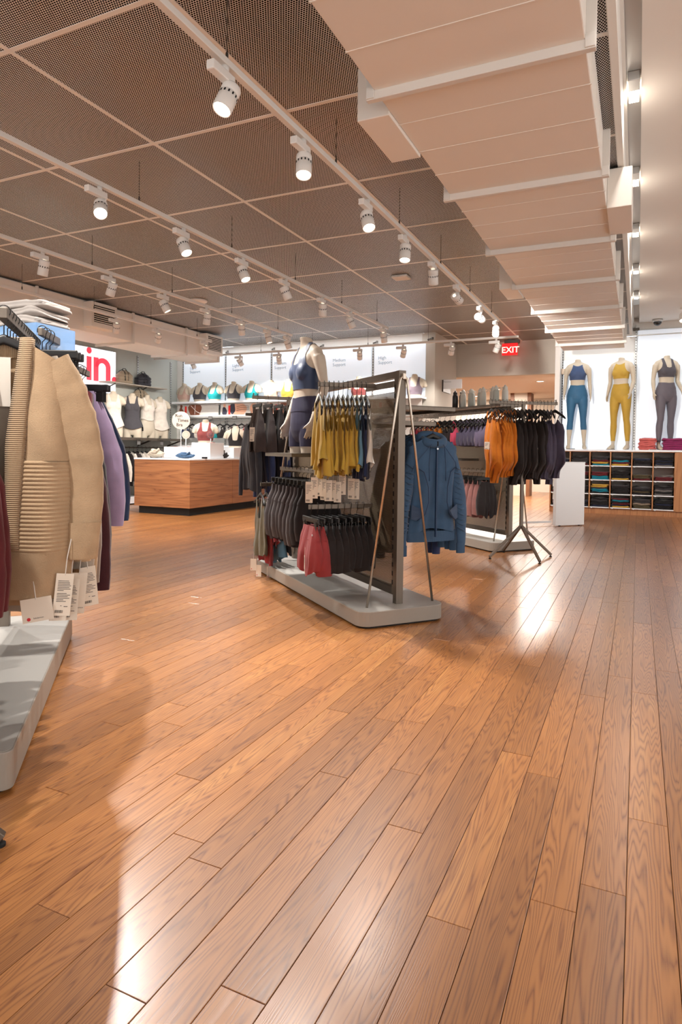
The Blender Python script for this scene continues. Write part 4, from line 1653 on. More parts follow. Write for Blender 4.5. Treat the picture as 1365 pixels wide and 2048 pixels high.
def mannequin(label, loc, rz, body, top, topm, pants, pm, s=1.12, legs=True, cut=None, skin=None, band=None):
    t = thing('mannequin', label, 'mannequin', loc, rz)
    t.scale = (s * (.91 if legs else .97), s * .97, s)
    skin = skin or M_SKIN
    clip_obj('body', body, (lambda v: v.z - cut) if cut else ONE, 0, skin, t, legs=legs)
    if top:
        clip_obj('crop_top', body, top, .0045, topm, t, legs=legs)
    if pants:
        p = clip_obj('leggings' if pants[0] < .5 else 'shorts', body, f_pants(*pants), .0045, pm, t, legs=legs)
        clip_obj('waistband', body, f_pants(pants[1] - .115, pants[1] + .003), .0075, pm, p, legs=legs)
    return t


ft = dict(bump=.08, sheen=.05, var=.04)
m1 = mannequin('headless mannequin in a blue crop top and cropped blue leggings', (-1.06, 12.80, 1.172), radians(4), BODY, f_highneck(), fabric('slate_blue_top', (66, 84, 120), .6, **ft), (.30, 1.045), fabric('teal_blue_tights', (56, 104, 140), .55, **ft))
m2 = mannequin('headless mannequin dressed all in mustard yellow', (-.31, 12.80, 1.172), radians(-22), BODY_B, f_highneck(), fabric('mustard_top', (190, 154, 64), .6, **ft), (.13, 1.045), MATS['mustard_top'])
m3 = mannequin('headless mannequin in a dark grey bra and grey leggings', (.43, 12.80, 1.172), radians(24), BODY_B, f_bra(), fabric('dark_grey_top', (84, 80, 86), .6, **ft), (.115, 1.045), fabric('grey_tights', (104, 98, 106), .55, **ft))
# half mannequin on the gondola shelf
hm = mannequin('half mannequin in a navy crop top and biker shorts on the gondola shelf', tuple(wpt(G1, (-.21, 1.13, 1.0735 - .615 * 1.03))), A1 - pi / 2 + radians(6), HALF, f_bra(neck=1.295, hem=1.10, arm=.132), fabric('glossy_navy', (36, 54, 88), .5, bump=.05, var=.05, spec=.6),
               (.665, 1.045), fabric('eggplant_navy', (44, 42, 64), .6, **ft), s=1.03, legs=False, cut=.615, skin=M_SKIN2)


def bust(label, loc, rz, top, m, cut=1.10, s=1.0, group=None, off=.004, skin=None, name='bust_form'):
    t = thing(name, label, 'mannequin', (loc[0], loc[1], loc[2] - cut * s), rz, group)
    t.scale = (s, s, s)
    clip_obj('body', BUST, lambda v: v.z - cut, 0, skin or M_SKIN, t)
    if top:
        clip_obj('garment', BUST, top, off, m, t)
    return t


F_BLUSH = fabric('blush_knit', (198, 164, 150), **ft)
F_DKG = fabric('dark_grey_knit', (74, 72, 76), **ft)
F_TURQ = fabric('turquoise_knit', (20, 132, 136), **ft)
F_MAR = fabric('maroon_knit', (120, 58, 56), **ft)
SH = 2.083
lst = [(-8.858, F_BLUSH, 'blush pink'), (-8.449, F_DKG, 'dark grey'), (-8.064, F_TURQ, 'turquoise'), (-7.589, F_DKG, 'dark grey'), (-7.151, F_TURQ, 'turquoise'), (-6.691, F_BLUSH, 'pale'),
       (-6.301, F_YEL, 'yellow'), (-5.85, F_WHT, 'white'), (-4.78, F_MAR, 'rose'), (-3.685, fabric('mauve_grey_knit', (126, 112, 122), **ft), 'mauve grey')]
for i, (x, m, c) in enumerate(lst):
    bust('bust in a %s bra, %s from the left on the bra shelf' % (c, ORD[i]), (x, 11.05, SH), radians((-8, 5, -4, 3, 6, -10, 20, 0, 0, 6)[i]), f_bra(neck=1.262, hem=1.15, strap=(.072, .086), back=1.25, arm=.122) if i != 9 else f_bra(neck=1.28, strap=(.07, .10)), m, group='busts on the bra shelf')
# ------------------------------------------------------------------ bra wall
STD_N = [1]


def standard(x, y, z0, z1, face, parent, name='wall_standard'):
    """slotted upright; face = outward normal (0,-1) or (1,0)"""
    fx, fy = face
    s = MB().box(x - .014 if fy else x, x + .014 if fy else x + .02 * fx, y - .02 if fy else y - .014, y if fy else y + .014, z0, z1).build('trim_%d' % (STD_N[0] + 1), M_ALU)
    STD_N[0] += 1
    s['kind'] = 'structure'
    s['label'] = 'slotted metal upright fixed to the wall'
    v = MB()
    z = z0 + .05
    while z < z1 - .05:
        if fy:
            v.box(x - .006, x + .006, y - .0212, y - .0195, z, z + .026)
        else:
            v.box(x + .0195, x + .0212, y - .006, y + .006, z, z + .026)
        z += .05
    v.build('standard_slots', M_SLOT, s)['kind'] = 'stuff'
    return s


M_TXT = mat('grey_lettering', (150, 158, 166), .6)
BX = [-9.02, -7.905, -6.785, -5.685, -4.565, -3.50]
txt = ['Light\nSupport', 'Light\nSupport', 'Medium\nSupport', 'Medium\nSupport', 'High\nSupport']
for i in range(5):
    t = thing('backlit_panel', 'white panel lettered %s, %s from the left above the bra shelf' % (txt[i].replace('\n', ' '), ORD[i]), 'wall panel', (BX[i] + .03, 11.228, 2.10), 0, 'white panels of the bra wall')
    w = BX[i + 1] - BX[i] - .06
    MB().box(0, w, -.035, 0, .0, .97).build('panel', M_LITPANEL, t, bevel=.003)
    place_text(txt[i], .085, M_TXT, t, ((-8.825, -7.726, -6.709, -5.40, -4.453)[i] - BX[i] - .03, -.0365, .705), (1, 0, 0), (0, 0, 1))
    MB().box(.0, w, -.03, -.002, .97, .985).build('top_trim', M_ALU, t)
for i, x in enumerate(BX):
    s = standard(x, 11.23, .1, 3.1, (0, -1), wall_back)
    MB().bar((x, 11.21, 3.12), (x + .12, 11.10, 3.12), .02, .02).lathe([(.02, -.02), (.02, .02)], 12, (x + .12, 11.10, 3.12)).build('standard_bracket', M_DKSTEEL, s)
t = thing('wall_shelf', 'long white shelf carrying the row of bra busts', 'shelf', (-9.05, 10.87, 2.04))
MB().box(0, 5.55, 0, .32, 0, .042).build('board', M_PANELW, t, bevel=.004)
for x in BX[1:-1]:
    MB().bar((x + 9.05, .34, -.05), (x + 9.05, .03, -.008), .012, .03).build('shelf_bracket', M_ALU, t)
t = thing('wall_shelf', 'thin white shelf under the printed picture band', 'shelf', (-9.05, 10.90, 1.765))
MB().box(0, 5.55, 0, .29, 0, .03).build('board', M_PANELW, t, bevel=.003)
MB().box(0, 5.55, .0, .004, -.03, .0).build('ticket_edge', M_ALU, t)
# printed picture band: flat boards with a cropped photo print (skin tones, cloth, straps) and a red block
M_PRINT = [mat('print_grey', (196, 190, 184), .5, var=.06, vscale=3), mat('print_brown_skin', (122, 74, 54), .5, var=.25, vscale=9), mat('print_pale_skin', (214, 160, 132), .5, var=.12, vscale=9),
           mat('print_red', (214, 44, 36), .5), mat('print_dark', (46, 46, 60), .5, var=.3, vscale=12), mat('print_white', (232, 226, 222), .5), mat('print_black', (22, 20, 22), .5)]


def blob(cx, cz, rx, rz_, y, n=18, seed=0, lim=(0, 1, 0, .22)):
    return [(min(lim[1], max(lim[0], cx + rx * cos(2 * pi * j / n) * (1 + .15 * sin(3 * 2 * pi * j / n + seed)))), y, min(lim[3], max(lim[2], cz + rz_ * sin(2 * pi * j / n) * (1 + .1 * cos(2 * 2 * pi * j / n + seed))))) for j in range(n)]


for i in range(5):
    w = BX[i + 1] - BX[i] - .05
    t = thing('printed_board', 'printed photo board with red block, %s from the left under the busts' % ORD[i], 'poster', (BX[i] + .025, 11.0, 1.80), 0, 'photo boards under the bust shelf')
    lim = (.005, w - .005, .005, .225)
    b = MB().box(0, w, 0, .012, 0, .235).build('board', M_PRINT[0], t)
    sk = M_PRINT[1] if i % 2 == 0 else M_PRINT[2]

    def pr(name, pts, m):
        MB().add(pts, [tuple(range(len(pts)))[::1]]).build(name, m, b)
    pr('print_face', blob(.10, .19, .032, .045, -.001, seed=1, lim=lim), sk)
    pr('print_torso', blob(.10, .07, .06, .09, -.001, seed=2, lim=lim), sk if i % 2 == 0 else M_PRINT[4])
    pr('print_body', blob(.46, .11, .17, .16, -.001, seed=i, lim=lim), sk)
    if i % 2:
        pr('print_sleeve', blob(.30, .14, .07, .12, -.0012, seed=4, lim=lim), M_PRINT[4])
        pr('print_arm', blob(.80, .12, .07, .13, -.0012, seed=5, lim=lim), sk)
        for k in range(3):
            MB().tube([(.40, -.003, .16 - k * .035), (.55, -.003, .19 - k * .04), (.70, -.003, .17 - k * .03)], .004, 5).build('print_strap', M_PRINT[6], b)
    else:
        MB().tube([(.36, -.003, .20), (.50, -.003, .08), (.62, -.003, .03)], .006, 5).build('print_strap', M_PRINT[5], b)
        MB().tube([(.47, -.003, .22), (.46, -.003, .02)], .006, 5).build('print_strap', M_PRINT[5], b)
    MB().box(.20, .245, -.006, 0, .01, .19).build('red_block', M_PRINT[3], t)
# bras hanging under the band
rail = thing('hang_rail', 'long grey rail of bras under the printed boards', 'rail', (-9.0, 10.97, 1.69))
MB().tube([(0, 0, 0), (5.4, 0, 0)], .011, 8).build('bar', M_ALU, rail, smooth=True)
for x in (0.1, 1.2, 2.3, 3.4, 4.5, 5.3):
    MB().bar((x, 0, 0), (x, .25, 0), .012, .02).build('bracket', M_ALU, rail)
cols = [(F_INK, 'navy'), (F_DKG, 'grey'), (F_WHT, 'white'), (F_TURQ, 'turquoise'), (F_TURQ, 'turquoise'), (F_BLK, 'black'), (F_BLK, 'black'), (F_RED, 'crimson'), (F_RED, 'crimson'), (F_BLK, 'black'), (F_RED, 'crimson'), (F_WHT, 'white'), (F_PINK, 'raspberry'), (F_BLK, 'black'), (F_DKG, 'grey'), (F_TURQ, 'turquoise')]
its = [(g_bra, m, dict(w=.13, L=.22), c + ' bra', 'bra', None) for m, c in cols]
row((-8.75, 10.97, 1.701), (-6.1, 10.97, 1.701), 16, 0.0, its, 'on the back wall rail', from_='the left', jitter=.15)
for i, x in enumerate((-8.62, -8.05, -7.45, -6.9)):
    t = thing('price_holder', 'small dark price holder, %s from the left above the hanging bras' % ORD[i], 'price tag', (x, 10.885, 1.735), 0, 'price holders on the bra wall')
    MB().box(-.05, .05, -.006, 0, -.035, .035).build('frame', M_DKSTEEL, t, bevel=.002)
    MB().box(-.042, .042, -.0075, -.005, -.027, .027).build('card', mat('price_card', (120, 118, 116), .5), t)
shelf2 = thing('wall_shelf', 'low white shelf of the bra wall behind the wooden counter', 'shelf', (-9.05, 10.85, 1.13))
MB().box(0, 5.55, 0, .34, 0, .035).build('board', M_PANELW, shelf2, bevel=.003)
MB().box(0, 5.55, .30, .34, -1.12, 0).build('back_panel', M_PANELW, shelf2)

# ------------------------------------------------------------------ left wall
for i, y in enumerate((7.1, 8.45, 10.0, 11.0)):
    standard(-9.2, y, .1, 2.95, (1, 0), MATS and bpy.data.objects['wall_left'])
sg = thing('light_box_sign', 'glowing white light box sign with red letters reading in', 'sign', (-9.198, 7.4, 2.12))
MB().box(0, .03, 0, 1.98, 0, .815).build('frame', M_ALU, sg, bevel=.003)
MB().box(.0302, .034, .008, 1.972, .008, .807).build('lit_face', mat('sign_face', (248, 250, 255), .4, emit=.75, ecol=(246, 249, 255)), sg)
M_SRED = mat('sign_red', (240, 74, 92), .45, emit=.5, ecol=(245, 70, 90))


def yz(parts, name):
    mb = MB()
    for pts in parts:
        n = len(pts)
        vs = [(.0345, y, z) for y, z in pts] + [(.037, y, z) for y, z in pts]
        fs = [tuple(range(n, 2 * n))] + [(j, (j + 1) % n, n + (j + 1) % n, n + j) for j in range(n)]
        mb.add(vs, fs)
    return mb.build(name, M_SRED, sg)


def circ(cy, cz, r, n=28, a0=0, a1=2 * pi, cut=None):
    p = [(cy + r * cos(a0 + (a1 - a0) * j / n), cz + r * sin(a0 + (a1 - a0) * j / n)) for j in range(n)]
    return [(min(y, cut), z) for y, z in p] if cut else p


Y0, Z0 = 7.4, 2.12
yz([[(1.256, .209), (1.372, .209), (1.372, .642), (1.256, .642)], [(y, min(z, .806)) for y, z in circ(1.314, .752, .060)]], 'letter')
# letter n as convex-safe strips
mbn = []
mbn.append([(1.421, .207), (1.541, .207), (1.541, .646), (1.421, .646)])
mbn.append([(1.721, .207), (1.841, .207), (1.841, .48), (1.721, .47)])
for i in range(14):
    a0, a1 = pi * i / 14, pi * (i + 1) / 14
    mbn.append([(1.631 + .09 * cos(a0), .47 + .085 * sin(a0)), (1.651 + .19 * cos(a0), .48 + .172 * sin(a0)), (1.651 + .19 * cos(a1), .48 + .172 * sin(a1)), (1.631 + .09 * cos(a1), .47 + .085 * sin(a1))])
mbn = [[(max(y, 1.421), z) for y, z in q] for q in mbn]
yz(mbn, 'letter')
yz([circ(1.938, .268, .066, cut=1.972)], 'full_stop')
# shelves
M_SHELF = mat('taupe_shelf', (176, 164, 150), .5)
ls = thing('wall_shelf', 'short taupe wall shelf with two quilted bags', 'shelf', (-9.19, 8.95, 2.31))
MB().box(0, .28, 0, 1.62, 0, .022).build('board', M_SHELF, ls, bevel=.003)
for y in (.2, 1.05):
    MB().bar((.01, y, -.09), (.24, y, -.004), .012, .02).build('shelf_bracket', M_DKSTEEL, ls)
ls = thing('wall_shelf', 'small lower taupe shelf holding the single beige bag', 'shelf', (-9.19, 9.55, 1.985))
MB().box(0, .28, 0, .72, 0, .022).build('board', M_SHELF, ls, bevel=.003)
MB().bar((.01, .45, -.09), (.24, .45, -.004), .012, .02).build('shelf_bracket', M_DKSTEEL, ls)
ls = thing('wall_shelf', 'long dark shelf under the four tank top busts', 'shelf', (-9.19, 8.2, 1.262))
MB().box(0, .46, 0, 2.75, 0, .03).build('board', M_DKSTEEL, ls, bevel=.003)
MB().box(.44, .47, 0, 2.75, -.02, .03).build('front_lip', M_STEEL, ls)
for y in (.25, 1.8, 2.7):
    MB().bar((.01, y, -.12), (.38, y, -.004), .012, .03).build('shelf_bracket', M_DKSTEEL, ls)


def bag(label, loc, rz, m):
    t = thing('backpack', label, 'bag', loc, rz, 'quilted bags on the left wall')
    W, D, H = .15, .085, .26
    rings = []
    n = 24
    for i in range(33):
        v = i / 32
        z = H * v
        puff = abs(sin(v * pi * 4.0)) ** .5 * .014
        k = 1.0 if v < .6 else sqrt(max(.02, 1 - ((v - .6) / .41) ** 2)) * .6 + .4 * (1 - (v - .6) / .4)
        rx, ry = (W + puff) * max(k, .12), (D + puff) * max(k, .25)
        rings.append([(math.copysign(abs(cos(2 * pi * j / n)) ** .6, cos(2 * pi * j / n)) * rx, math.copysign(abs(sin(2 * pi * j / n)) ** .6, sin(2 * pi * j / n)) * ry, z) for j in range(n)])
    MB().loft(rings).build('quilted_body', m, t, smooth=True)
    for s in (-.35, .35):
        MB().tube([(s * W * 1.2, D + .012, .02), (s * W * 1.2, D + .03, .12), (s * W * 1.1, D + .012, .24), (s * W * .8, 0, H + .012), (s * W * .7, -D - .004, .20), (s * W * .7, -D - .016, .05)], [(.009, .004)] * 6, 6).build('strap', M_BLACK, t, smooth=True)
    MB().tube([(-.04, 0, H - .01), (-.03, 0, H + .03), (.03, 0, H + .03), (.04, 0, H - .01)], .006, 6).build('grab_handle', M_BLACK, t, smooth=True)
    return t


F_SAND = fabric('sand_nylon', (150, 134, 112), .5)
F_ANTH = fabric('anthracite_nylon', (52, 50, 56), .45)
bag('sand beige quilted backpack on the upper wall shelf', (-9.05, 9.48, 2.333), radians(75), F_SAND)
bag('anthracite quilted bag on the upper wall shelf', (-9.05, 10.0, 2.333), radians(75), F_ANTH)
bag('sand beige quilted bag with black straps on the lower small shelf', (-9.05, 9.92, 2.008), radians(70), F_SAND)
tl = lambda p: .006 + max(0, 1.22 - p.z) * .06
for i, (y, m, c) in enumerate(((9.004, F_WHT, 'white'), (9.50, F_DKG, 'dark grey'), (9.91, F_WHT, 'cropped white'), (10.28, F_WHT, 'loose white'))):
    bust('torso in a %s tank top, %s from the left on the wall shelf' % (c, ORD[i]), (-8.86, y, 1.294), radians((52, 42, 78, 60)[i]), f_tank(neck=1.30 if i < 3 else 1.38, hem=.84 if i != 2 else 1.02), m, cut=.655, group='torsos on the left wall shelf', off=tl, name='torso_form')
# rail and garments below
rl = thing('hang_rail', 'grey wall rail of black and white tops below the torsos', 'rail', (-8.98, 8.3, 1.10))
MB().tube([(0, 0, 0), (0, 2.3, 0)], .012, 8).build('bar', M_STEEL, rl, smooth=True)
for y in (.1, 1.2, 2.2):
    MB().bar((0, y, 0), (-.2, y, 0), .012, .02).build('bracket', M_STEEL, rl)
its = []
for i in range(18):
    m, c = ((F_WHT, 'white'), (F_WHT, 'white'), (F_GRAPH, 'graphite'), (F_BLK, 'black'), (F_WHT, 'white'))[(i * 7) % 5]
    its.append((g_long, m, dict(L=.60, slen=.50), c + ' long-sleeved top', 'shirt', [(.1, -.62, dict(size=(.045, .1)))] if i % 2 else None))
row((-8.98, 8.4, 1.113), (-8.98, 10.35, 1.113), 18, 0.0, its, 'on the left wall rail', from_='the near end')
pl = thing('wall_plinth', 'low white plinth along the foot of the left wall', 'plinth', (-9.195, 7.0, 0))
MB().box(0, .34, 0, 4.0, .02, .15).build('body', M_PANELW, pl, bevel=.004)
MB().box(0, .32, .01, 3.99, 0, .02).build('toe_kick', M_TOE, pl)
for i, (y, z) in enumerate(((9.5, 1.19), (10.15, 1.19))):
    t = thing('price_holder', 'small price card frame under the torso shelf, %s' % ['left one', 'right one'][i], 'price tag', (-8.70, y, z), radians(90))
    MB().box(-.05, .05, -.006, 0, -.035, .07).build('frame', M_DKSTEEL, t, bevel=.002)
    MB().box(-.042, .042, -.0075, -.005, -.03, .03).build('card', MATS['price_card'], t)

# ------------------------------------------------------------------ wooden counter
def wood_mat(name, c0, c1, axis=(1.2, 1.2, 9), dark=(84, 50, 32)):
    m = bpy.data.materials.new(name)
    m.use_nodes = True
    N, K = m.node_tree.nodes, m.node_tree.links
    b = N['Principled BSDF']
    tc = N.new('ShaderNodeTexCoord')
    mp = N.new('ShaderNodeMapping')
    mp.inputs['Scale'].default_value = axis
    K.new(tc.outputs['Object'], mp.inputs[0])
    n1 = N.new('ShaderNodeTexNoise')
    n1.inputs['Scale'].default_value = 1.3
    n1.inputs['Detail'].default_value = 2
    n1.inputs['Distortion'].default_value = .6
    K.new(mp.outputs[0], n1.inputs['Vector'])
    mu = N.new('ShaderNodeMath')
    mu.operation = 'MULTIPLY'
    mu.inputs[1].default_value = 9
    K.new(n1.outputs['Fac'], mu.inputs[0])
    pp = N.new('ShaderNodeMath')
    pp.operation = 'PINGPONG'
    pp.inputs[1].default_value = 1
    K.new(mu.outputs[0], pp.inputs[0])
    rp = N.new('ShaderNodeValToRGB')
    rp.color_ramp.elements[0].color = srgb(c0)
    rp.color_ramp.elements[1].color = srgb(c1)
    x = rp.color_ramp.elements.new(.93)
    x.color = srgb(c1)
    rp.color_ramp.elements[2].color = srgb(dark)
    K.new(pp.outputs[0], rp.inputs[0])
    K.new(rp.outputs[0], b.inputs['Base Color'])
    b.inputs['Roughness'].default_value = .45
    return m


M_WALNUT = wood_mat('walnut_veneer', (164, 110, 70), (138, 88, 55), (.5, .5, 10), (112, 70, 44))
M_OAKCAB = wood_mat('cabinet_oak', (184, 128, 82), (166, 110, 68), (9, 9, .6), (146, 94, 58))
ct = thing('sales_counter', 'walnut veneered counter with a white top in the middle of the floor', 'counter', (-6.56, 8.335, 0))
CW, CL = -1.16, 2.4
MB().box(CW + .06, -.05, .05, CL - .05, 0, .125).build('toe_kick', M_TOE, ct)
MB().box(CW, -.012, .012, CL, .125, .905).build('carcass', M_WALNUT, ct)
for x0, x1 in ((CW, -.0015),):
    MB().box(x0, x1, 0, .012, .125, .903).build('front_panel', M_WALNUT, ct)
for y0, y1 in ((.0, 1.2), (1.203, 2.4)):
    MB().box(-.012, 0, y0 + .0015, y1, .125, .903).build('side_panel', M_WALNUT, ct)
MB().box(CW - .008, .008, -.008, CL + .008, .905, .93).build('white_top', M_PANELW, ct, bevel=.003)
CT = .931
def riser(label, x0, x1, y0, y1, h, slot=False):
    t = thing('display_riser', label, 'riser', ((x0 + x1) / 2, y0, CT))
    w = (x1 - x0) / 2
    MB().box(-w, w, 0, y1 - y0, 0, h).build('box', M_PANELW, t, bevel=.004)
    if slot:
        MB().box(-w * .9, w * .1, -.002, .001, h * .1, h * .75).build('recess', mat('recess_brown', (96, 82, 72), .6), t)
    else:
        MB().box(-w, w, -.002, 0.0005, -.0, .006).build('base_trim', M_ALU, t)


riser('low white riser box on the left of the counter', -7.42, -7.02, 8.72, 9.10, .19)
riser('tall white riser box under the maroon bra bust', -7.01, -6.62, 8.95, 9.35, .27)
riser('long white riser box with a dark recess under the black bra bust', -7.0, -6.58, 9.60, 10.6, .19, True)
bust('armless bust in a maroon sports bra on the tall riser', (-6.86, 9.14, CT + .271), radians(30), f_bra(strap=(.06, .095), arm=.135), F_MAR, skin=M_SKIN)
bust('bust seen from behind in a black strappy bra on the counter', (-6.80, 9.98, CT + .191), radians(205), f_bra(back=1.24, strap=(.06, .078)), F_BLK, skin=M_SKIN)


def round_sign(label, loc, r, h, words=None, m=None, rz=0.0):
    t = thing('round_sign', label, 'sign', loc, rz)
    MB().tube([(0, 0, 0), (0, 0, h - r * .95)], .006, 8).build('stem', M_PANELW, t, smooth=True)
    MB().lathe([(.03, 0), (.03, .005), (.007, .008)], 16).build('foot', M_PANELW, t)
    d = MB().lathe([(.0001, -.003), (r, -.003), (r, .003), (.0001, .003)], 40, cap=False).build('disc', m or mat('sign_blush', (196, 178, 164), .6), t)
    d.matrix_local = Matrix.Translation((0, 0, h)) @ Matrix.Rotation(pi / 2, 4, 'X')
    e = MB().lathe([(r * .985, -.0028), (r * 1.012, -.0028), (r * 1.012, .0028), (r * .985, .0028)], 40, cap=False).build('red_rim', mat('rim_coral', (222, 108, 84), .5), t)
    e.matrix_local = d.matrix_local.copy()
    if words:
        for wd, x, z in words:
            place_text(wd, r * .50, mat('sign_black', (40, 36, 36), .6), t, (x * r, -.0036, h + z * r), (1, 0, 0), (0, 0, 1), bold=True)
    else:
        c = MB().lathe([(r * .62, 0), (r * .66, 0)], 30, cap=False).build('printed_ring', MATS['rim_coral'], t)
        c.matrix_local = Matrix.Translation((0, -.0036, h)) @ Matrix.Rotation(pi / 2, 4, 'X')
    return t


round_sign('round blush sign on a stick reading Run Times Bra', (-7.20, 8.90, CT + .191), .155, .46, [('Run', -.66, .36), ('Times', -.40, -.16), ('Bra', -.52, -.66)], rz=radians(28))
round_sign('small round blush sign on a stick beside the lettered sign', (-7.06, 8.86, CT + .191), .07, .21, rz=radians(28))
round_sign('small clear round sign on a stick beside the maroon bra bust', (-6.66, 9.02, CT + .271), .075, .14, m=M_GLASS, rz=radians(28))


def heap(name, label, cat, loc, rx, ry, h, m, seed, lobes=5):
    rr = random.Random(seed)
    t = thing(name, label, cat, loc, rr.uniform(0, 1))
    for k in range(lobes):
        a = 2 * pi * k / lobes
        pts = []
        for i in range(7):
            b = a + (i - 3) * .5
            q = .55 + .25 * sin(i * 1.3 + k)
            pts.append((rx * q * cos(b), ry * q * sin(b), .018 + h * (.15 + .6 * abs(sin(i * .9 + k)) * (k + 1) / lobes)))
        MB().tube(pts, [(min(rx, ry) * .30, .017)] * 7, 10).build('fold', m, t, smooth=True)
    MB().sphere((0, 0, h * .4), 1, 16, 10, (rx * .8, ry * .8, h * .4)).build('bundle', m, t, smooth=True)
    return t


heap('folded_bra', 'crumpled blue strappy bra lying on the counter front', 'bra', (-6.80, 8.52, CT), .20, .10, .10, F_DENIM, 3)
heap('knit_bundle', 'bundle of grey knitted scarves on the counter corner', 'scarf', (-7.42, 8.52, CT), .17, .11, .17, fabric('oat_knit', (176, 164, 148), .9, bump=.6, bscale=90), 4)
heap('folded_bra', 'black bra lying beside the long riser', 'bra', (-6.66, 9.42, CT), .08, .12, .09, F_BLK, 6)
t = thing('label_strip', 'small black label stand on the counter edge', 'price tag', (-6.56, 8.72, CT), radians(60))
MB().box(-.05, .05, -.02, .02, 0, .004).build('base', M_BLACK, t)
MB().box(-.05, .05, -.004, 0, .004, .03).build('card', M_BLACK, t)

# ------------------------------------------------------------------ cubby cabinet, display wall panels
CX_ = [-1.486, -1.142, -.798, -.449, -.097, .247, .592]
CZ_ = [.126, .371, .626, .881, 1.138]
CY0, CY1 = 12.554, 12.99
cab = thing('cubby_cabinet', 'long oak cubby cabinet full of folded leggings under the mannequins', 'cabinet', (0, CY0, 0))
d = CY1 - CY0
MB().box(-1.50, 1.6, .05, d, 0, .105).build('plinth', M_OAKCAB, cab)
MB().box(-1.50, 1.6, d - .012, d, .1, 1.138).build('back_panel', mat('cubby_back', (206, 196, 188), .6), cab)
for i, x in enumerate(CX_):
    MB().box(x - .010, x + .010, 0, d - .012, .105, 1.135).build('divider', M_OAKCAB, cab, bevel=.001)
MB().box(.602, 1.6, .002, d - .012, .10, 1.135).build('end_panel', M_OAKCAB, cab)
MB().box(-1.50, 1.6, .0, d - .012, 1.128, 1.1385).build('top_rail', M_OAKCAB, cab)
MB().box(-1.51, 1.62, -.012, d, 1.139, 1.171).build('white_top', M_PANELW, cab, bevel=.003)
for i in range(6):
    for z in CZ_[:-1]:
        s = MB().box(CX_[i] + .011, CX_[i + 1] - .011, -.004, d - .013, z - .016, z).build('shelf', M_PANELW, cab)
        MB().tube([(CX_[i] + .03, -.006, z - .014), (CX_[i] + .055, -.006, z - .014)], .014, 8).build('clip', M_PANELW, s)
FC = {'k': ('black', (30, 27, 28)), 'c': ('charcoal', (56, 52, 54)), 'm': ('maroon', (92, 28, 34)), 't': ('turquoise', (20, 120, 140)), 'y': ('mustard', (190, 150, 60)), 'n': ('navy', (34, 38, 58)),
      'o': ('olive', (78, 68, 48)), 'g': ('grey', (110, 104, 102)), 'p': ('coral pink', (206, 104, 100)), 'v': ('magenta', (140, 44, 92)), 'h': ('heather grey', (150, 142, 138)), 's': ('stone', (150, 132, 116))}


def folded_mesh(seed, w, dpt, h, m):
    rr = random.Random(seed)
    n = 28
    rings = []
    ph = rr.uniform(0, 6)
    for i, (k, z) in enumerate(((.90, 0.0), (.99, .12), (1.0, .38), (.95, .50), (1.0, .62), (.98, .88), (.88, 1.0), (.5, 1.02))):
        ring = []
        for j in range(n):
            a = 2 * pi * j / n
            x = math.copysign(abs(cos(a)) ** .35, cos(a)) * w / 2 * k
            y = math.copysign(abs(sin(a)) ** .35, sin(a)) * dpt / 2 * k
            ring.append((x + .006 * sin(3 * a + ph + i), y + .006 * cos(4 * a + ph), h * z + h * .34 * sin(2.6 * x / w * pi + ph) * sin(a * 2 + ph) * (0 if i == 0 else 1)))
        rings.append(ring)
    return MB().loft(rings).mesh('folded_garment', m, smooth=True)


FM = {}


def folded_stack(codes, loc, w, dpt, h, where, rz=0.0, noun='leggings', group=None, mess=.008):
    """codes from the bottom up; every folded garment is its own object"""
    z = loc[2]
    rr = random.Random(hash(codes) % 1000 + int(abs(loc[0]) * 100))
    n = len(codes)
    for i, c in enumerate(codes):
        nm, rgb = FC[c]
        key = (c, i % 4, round(w, 2), round(h, 3))
        if key not in FM:
            FM[key] = folded_mesh(i % 4 + ord(c), w, dpt, h * 1.04, fabric('folded_' + nm.replace(' ', '_'), rgb))
        o = bpy.data.objects.new('folded_' + noun.replace(' ', '_'), FM[key])
        COL.objects.link(o)
        o.location = (loc[0] + rr.uniform(-mess, mess), loc[1] + rr.uniform(-mess, mess), z)
        o.rotation_euler = (0, 0, rz + rr.uniform(-.05, .05))
        z += h
        pos = 'only one' if n == 1 else ('topmost' if i == n - 1 else ('bottom one' if i == 0 else ORD[i] + ' from the bottom'))
        tag(o, 'folded %s %s, %s of the pile %s' % (nm, noun, pos, where), 'folded clothes', group)


R_ = ['top row', 'second row', 'third row', 'bottom row']
STK = {(0, 0): 'knn', (0, 1): 'mccck', (0, 2): 'tymcc', (0, 3): 'ymtkc', (0, 4): 'ckkn', (0, 5): 'gnknkk', (1, 0): 'mkm', (1, 1): 'kkmm', (1, 2): 'ttmm', (1, 3): 'ykkkk', (1, 4): 'moo', (1, 5): 'mm',
       (2, 0): 'mkk', (2, 1): 'kkkc', (2, 2): 'kttcyy', (2, 3): 'kkkkc', (2, 4): 'kokc', (2, 5): 'gkgck', (3, 0): 'kmm', (3, 1): 'nkn', (3, 2): 'nkkck', (3, 3): 'ynmktm', (3, 4): 'ooscc', (3, 5): 'kknkk'}
for (r, c), codes in STK.items():
    x = (CX_[c] + CX_[c + 1]) / 2
    folded_stack(codes, (x, CY0 + .18, CZ_[3 - r] + .001), .30, .33, min(.034, .165 / len(codes)), 'in the %s, %s cubby' % (R_[r], ORD[c]), group='folded leggings in the cubby cabinet', mess=.014)
folded_stack('pppppp', (.155, 12.66, 1.1725), .28, .20, .034, 'left of the grey mannequin', noun='shirt', group='coral folded tops', mess=.02)
folded_stack('vvvvvv', (.56, 12.66, 1.1725), .36, .20, .034, 'right of the grey mannequin', noun='shirt', group='magenta folded tops', mess=.02)
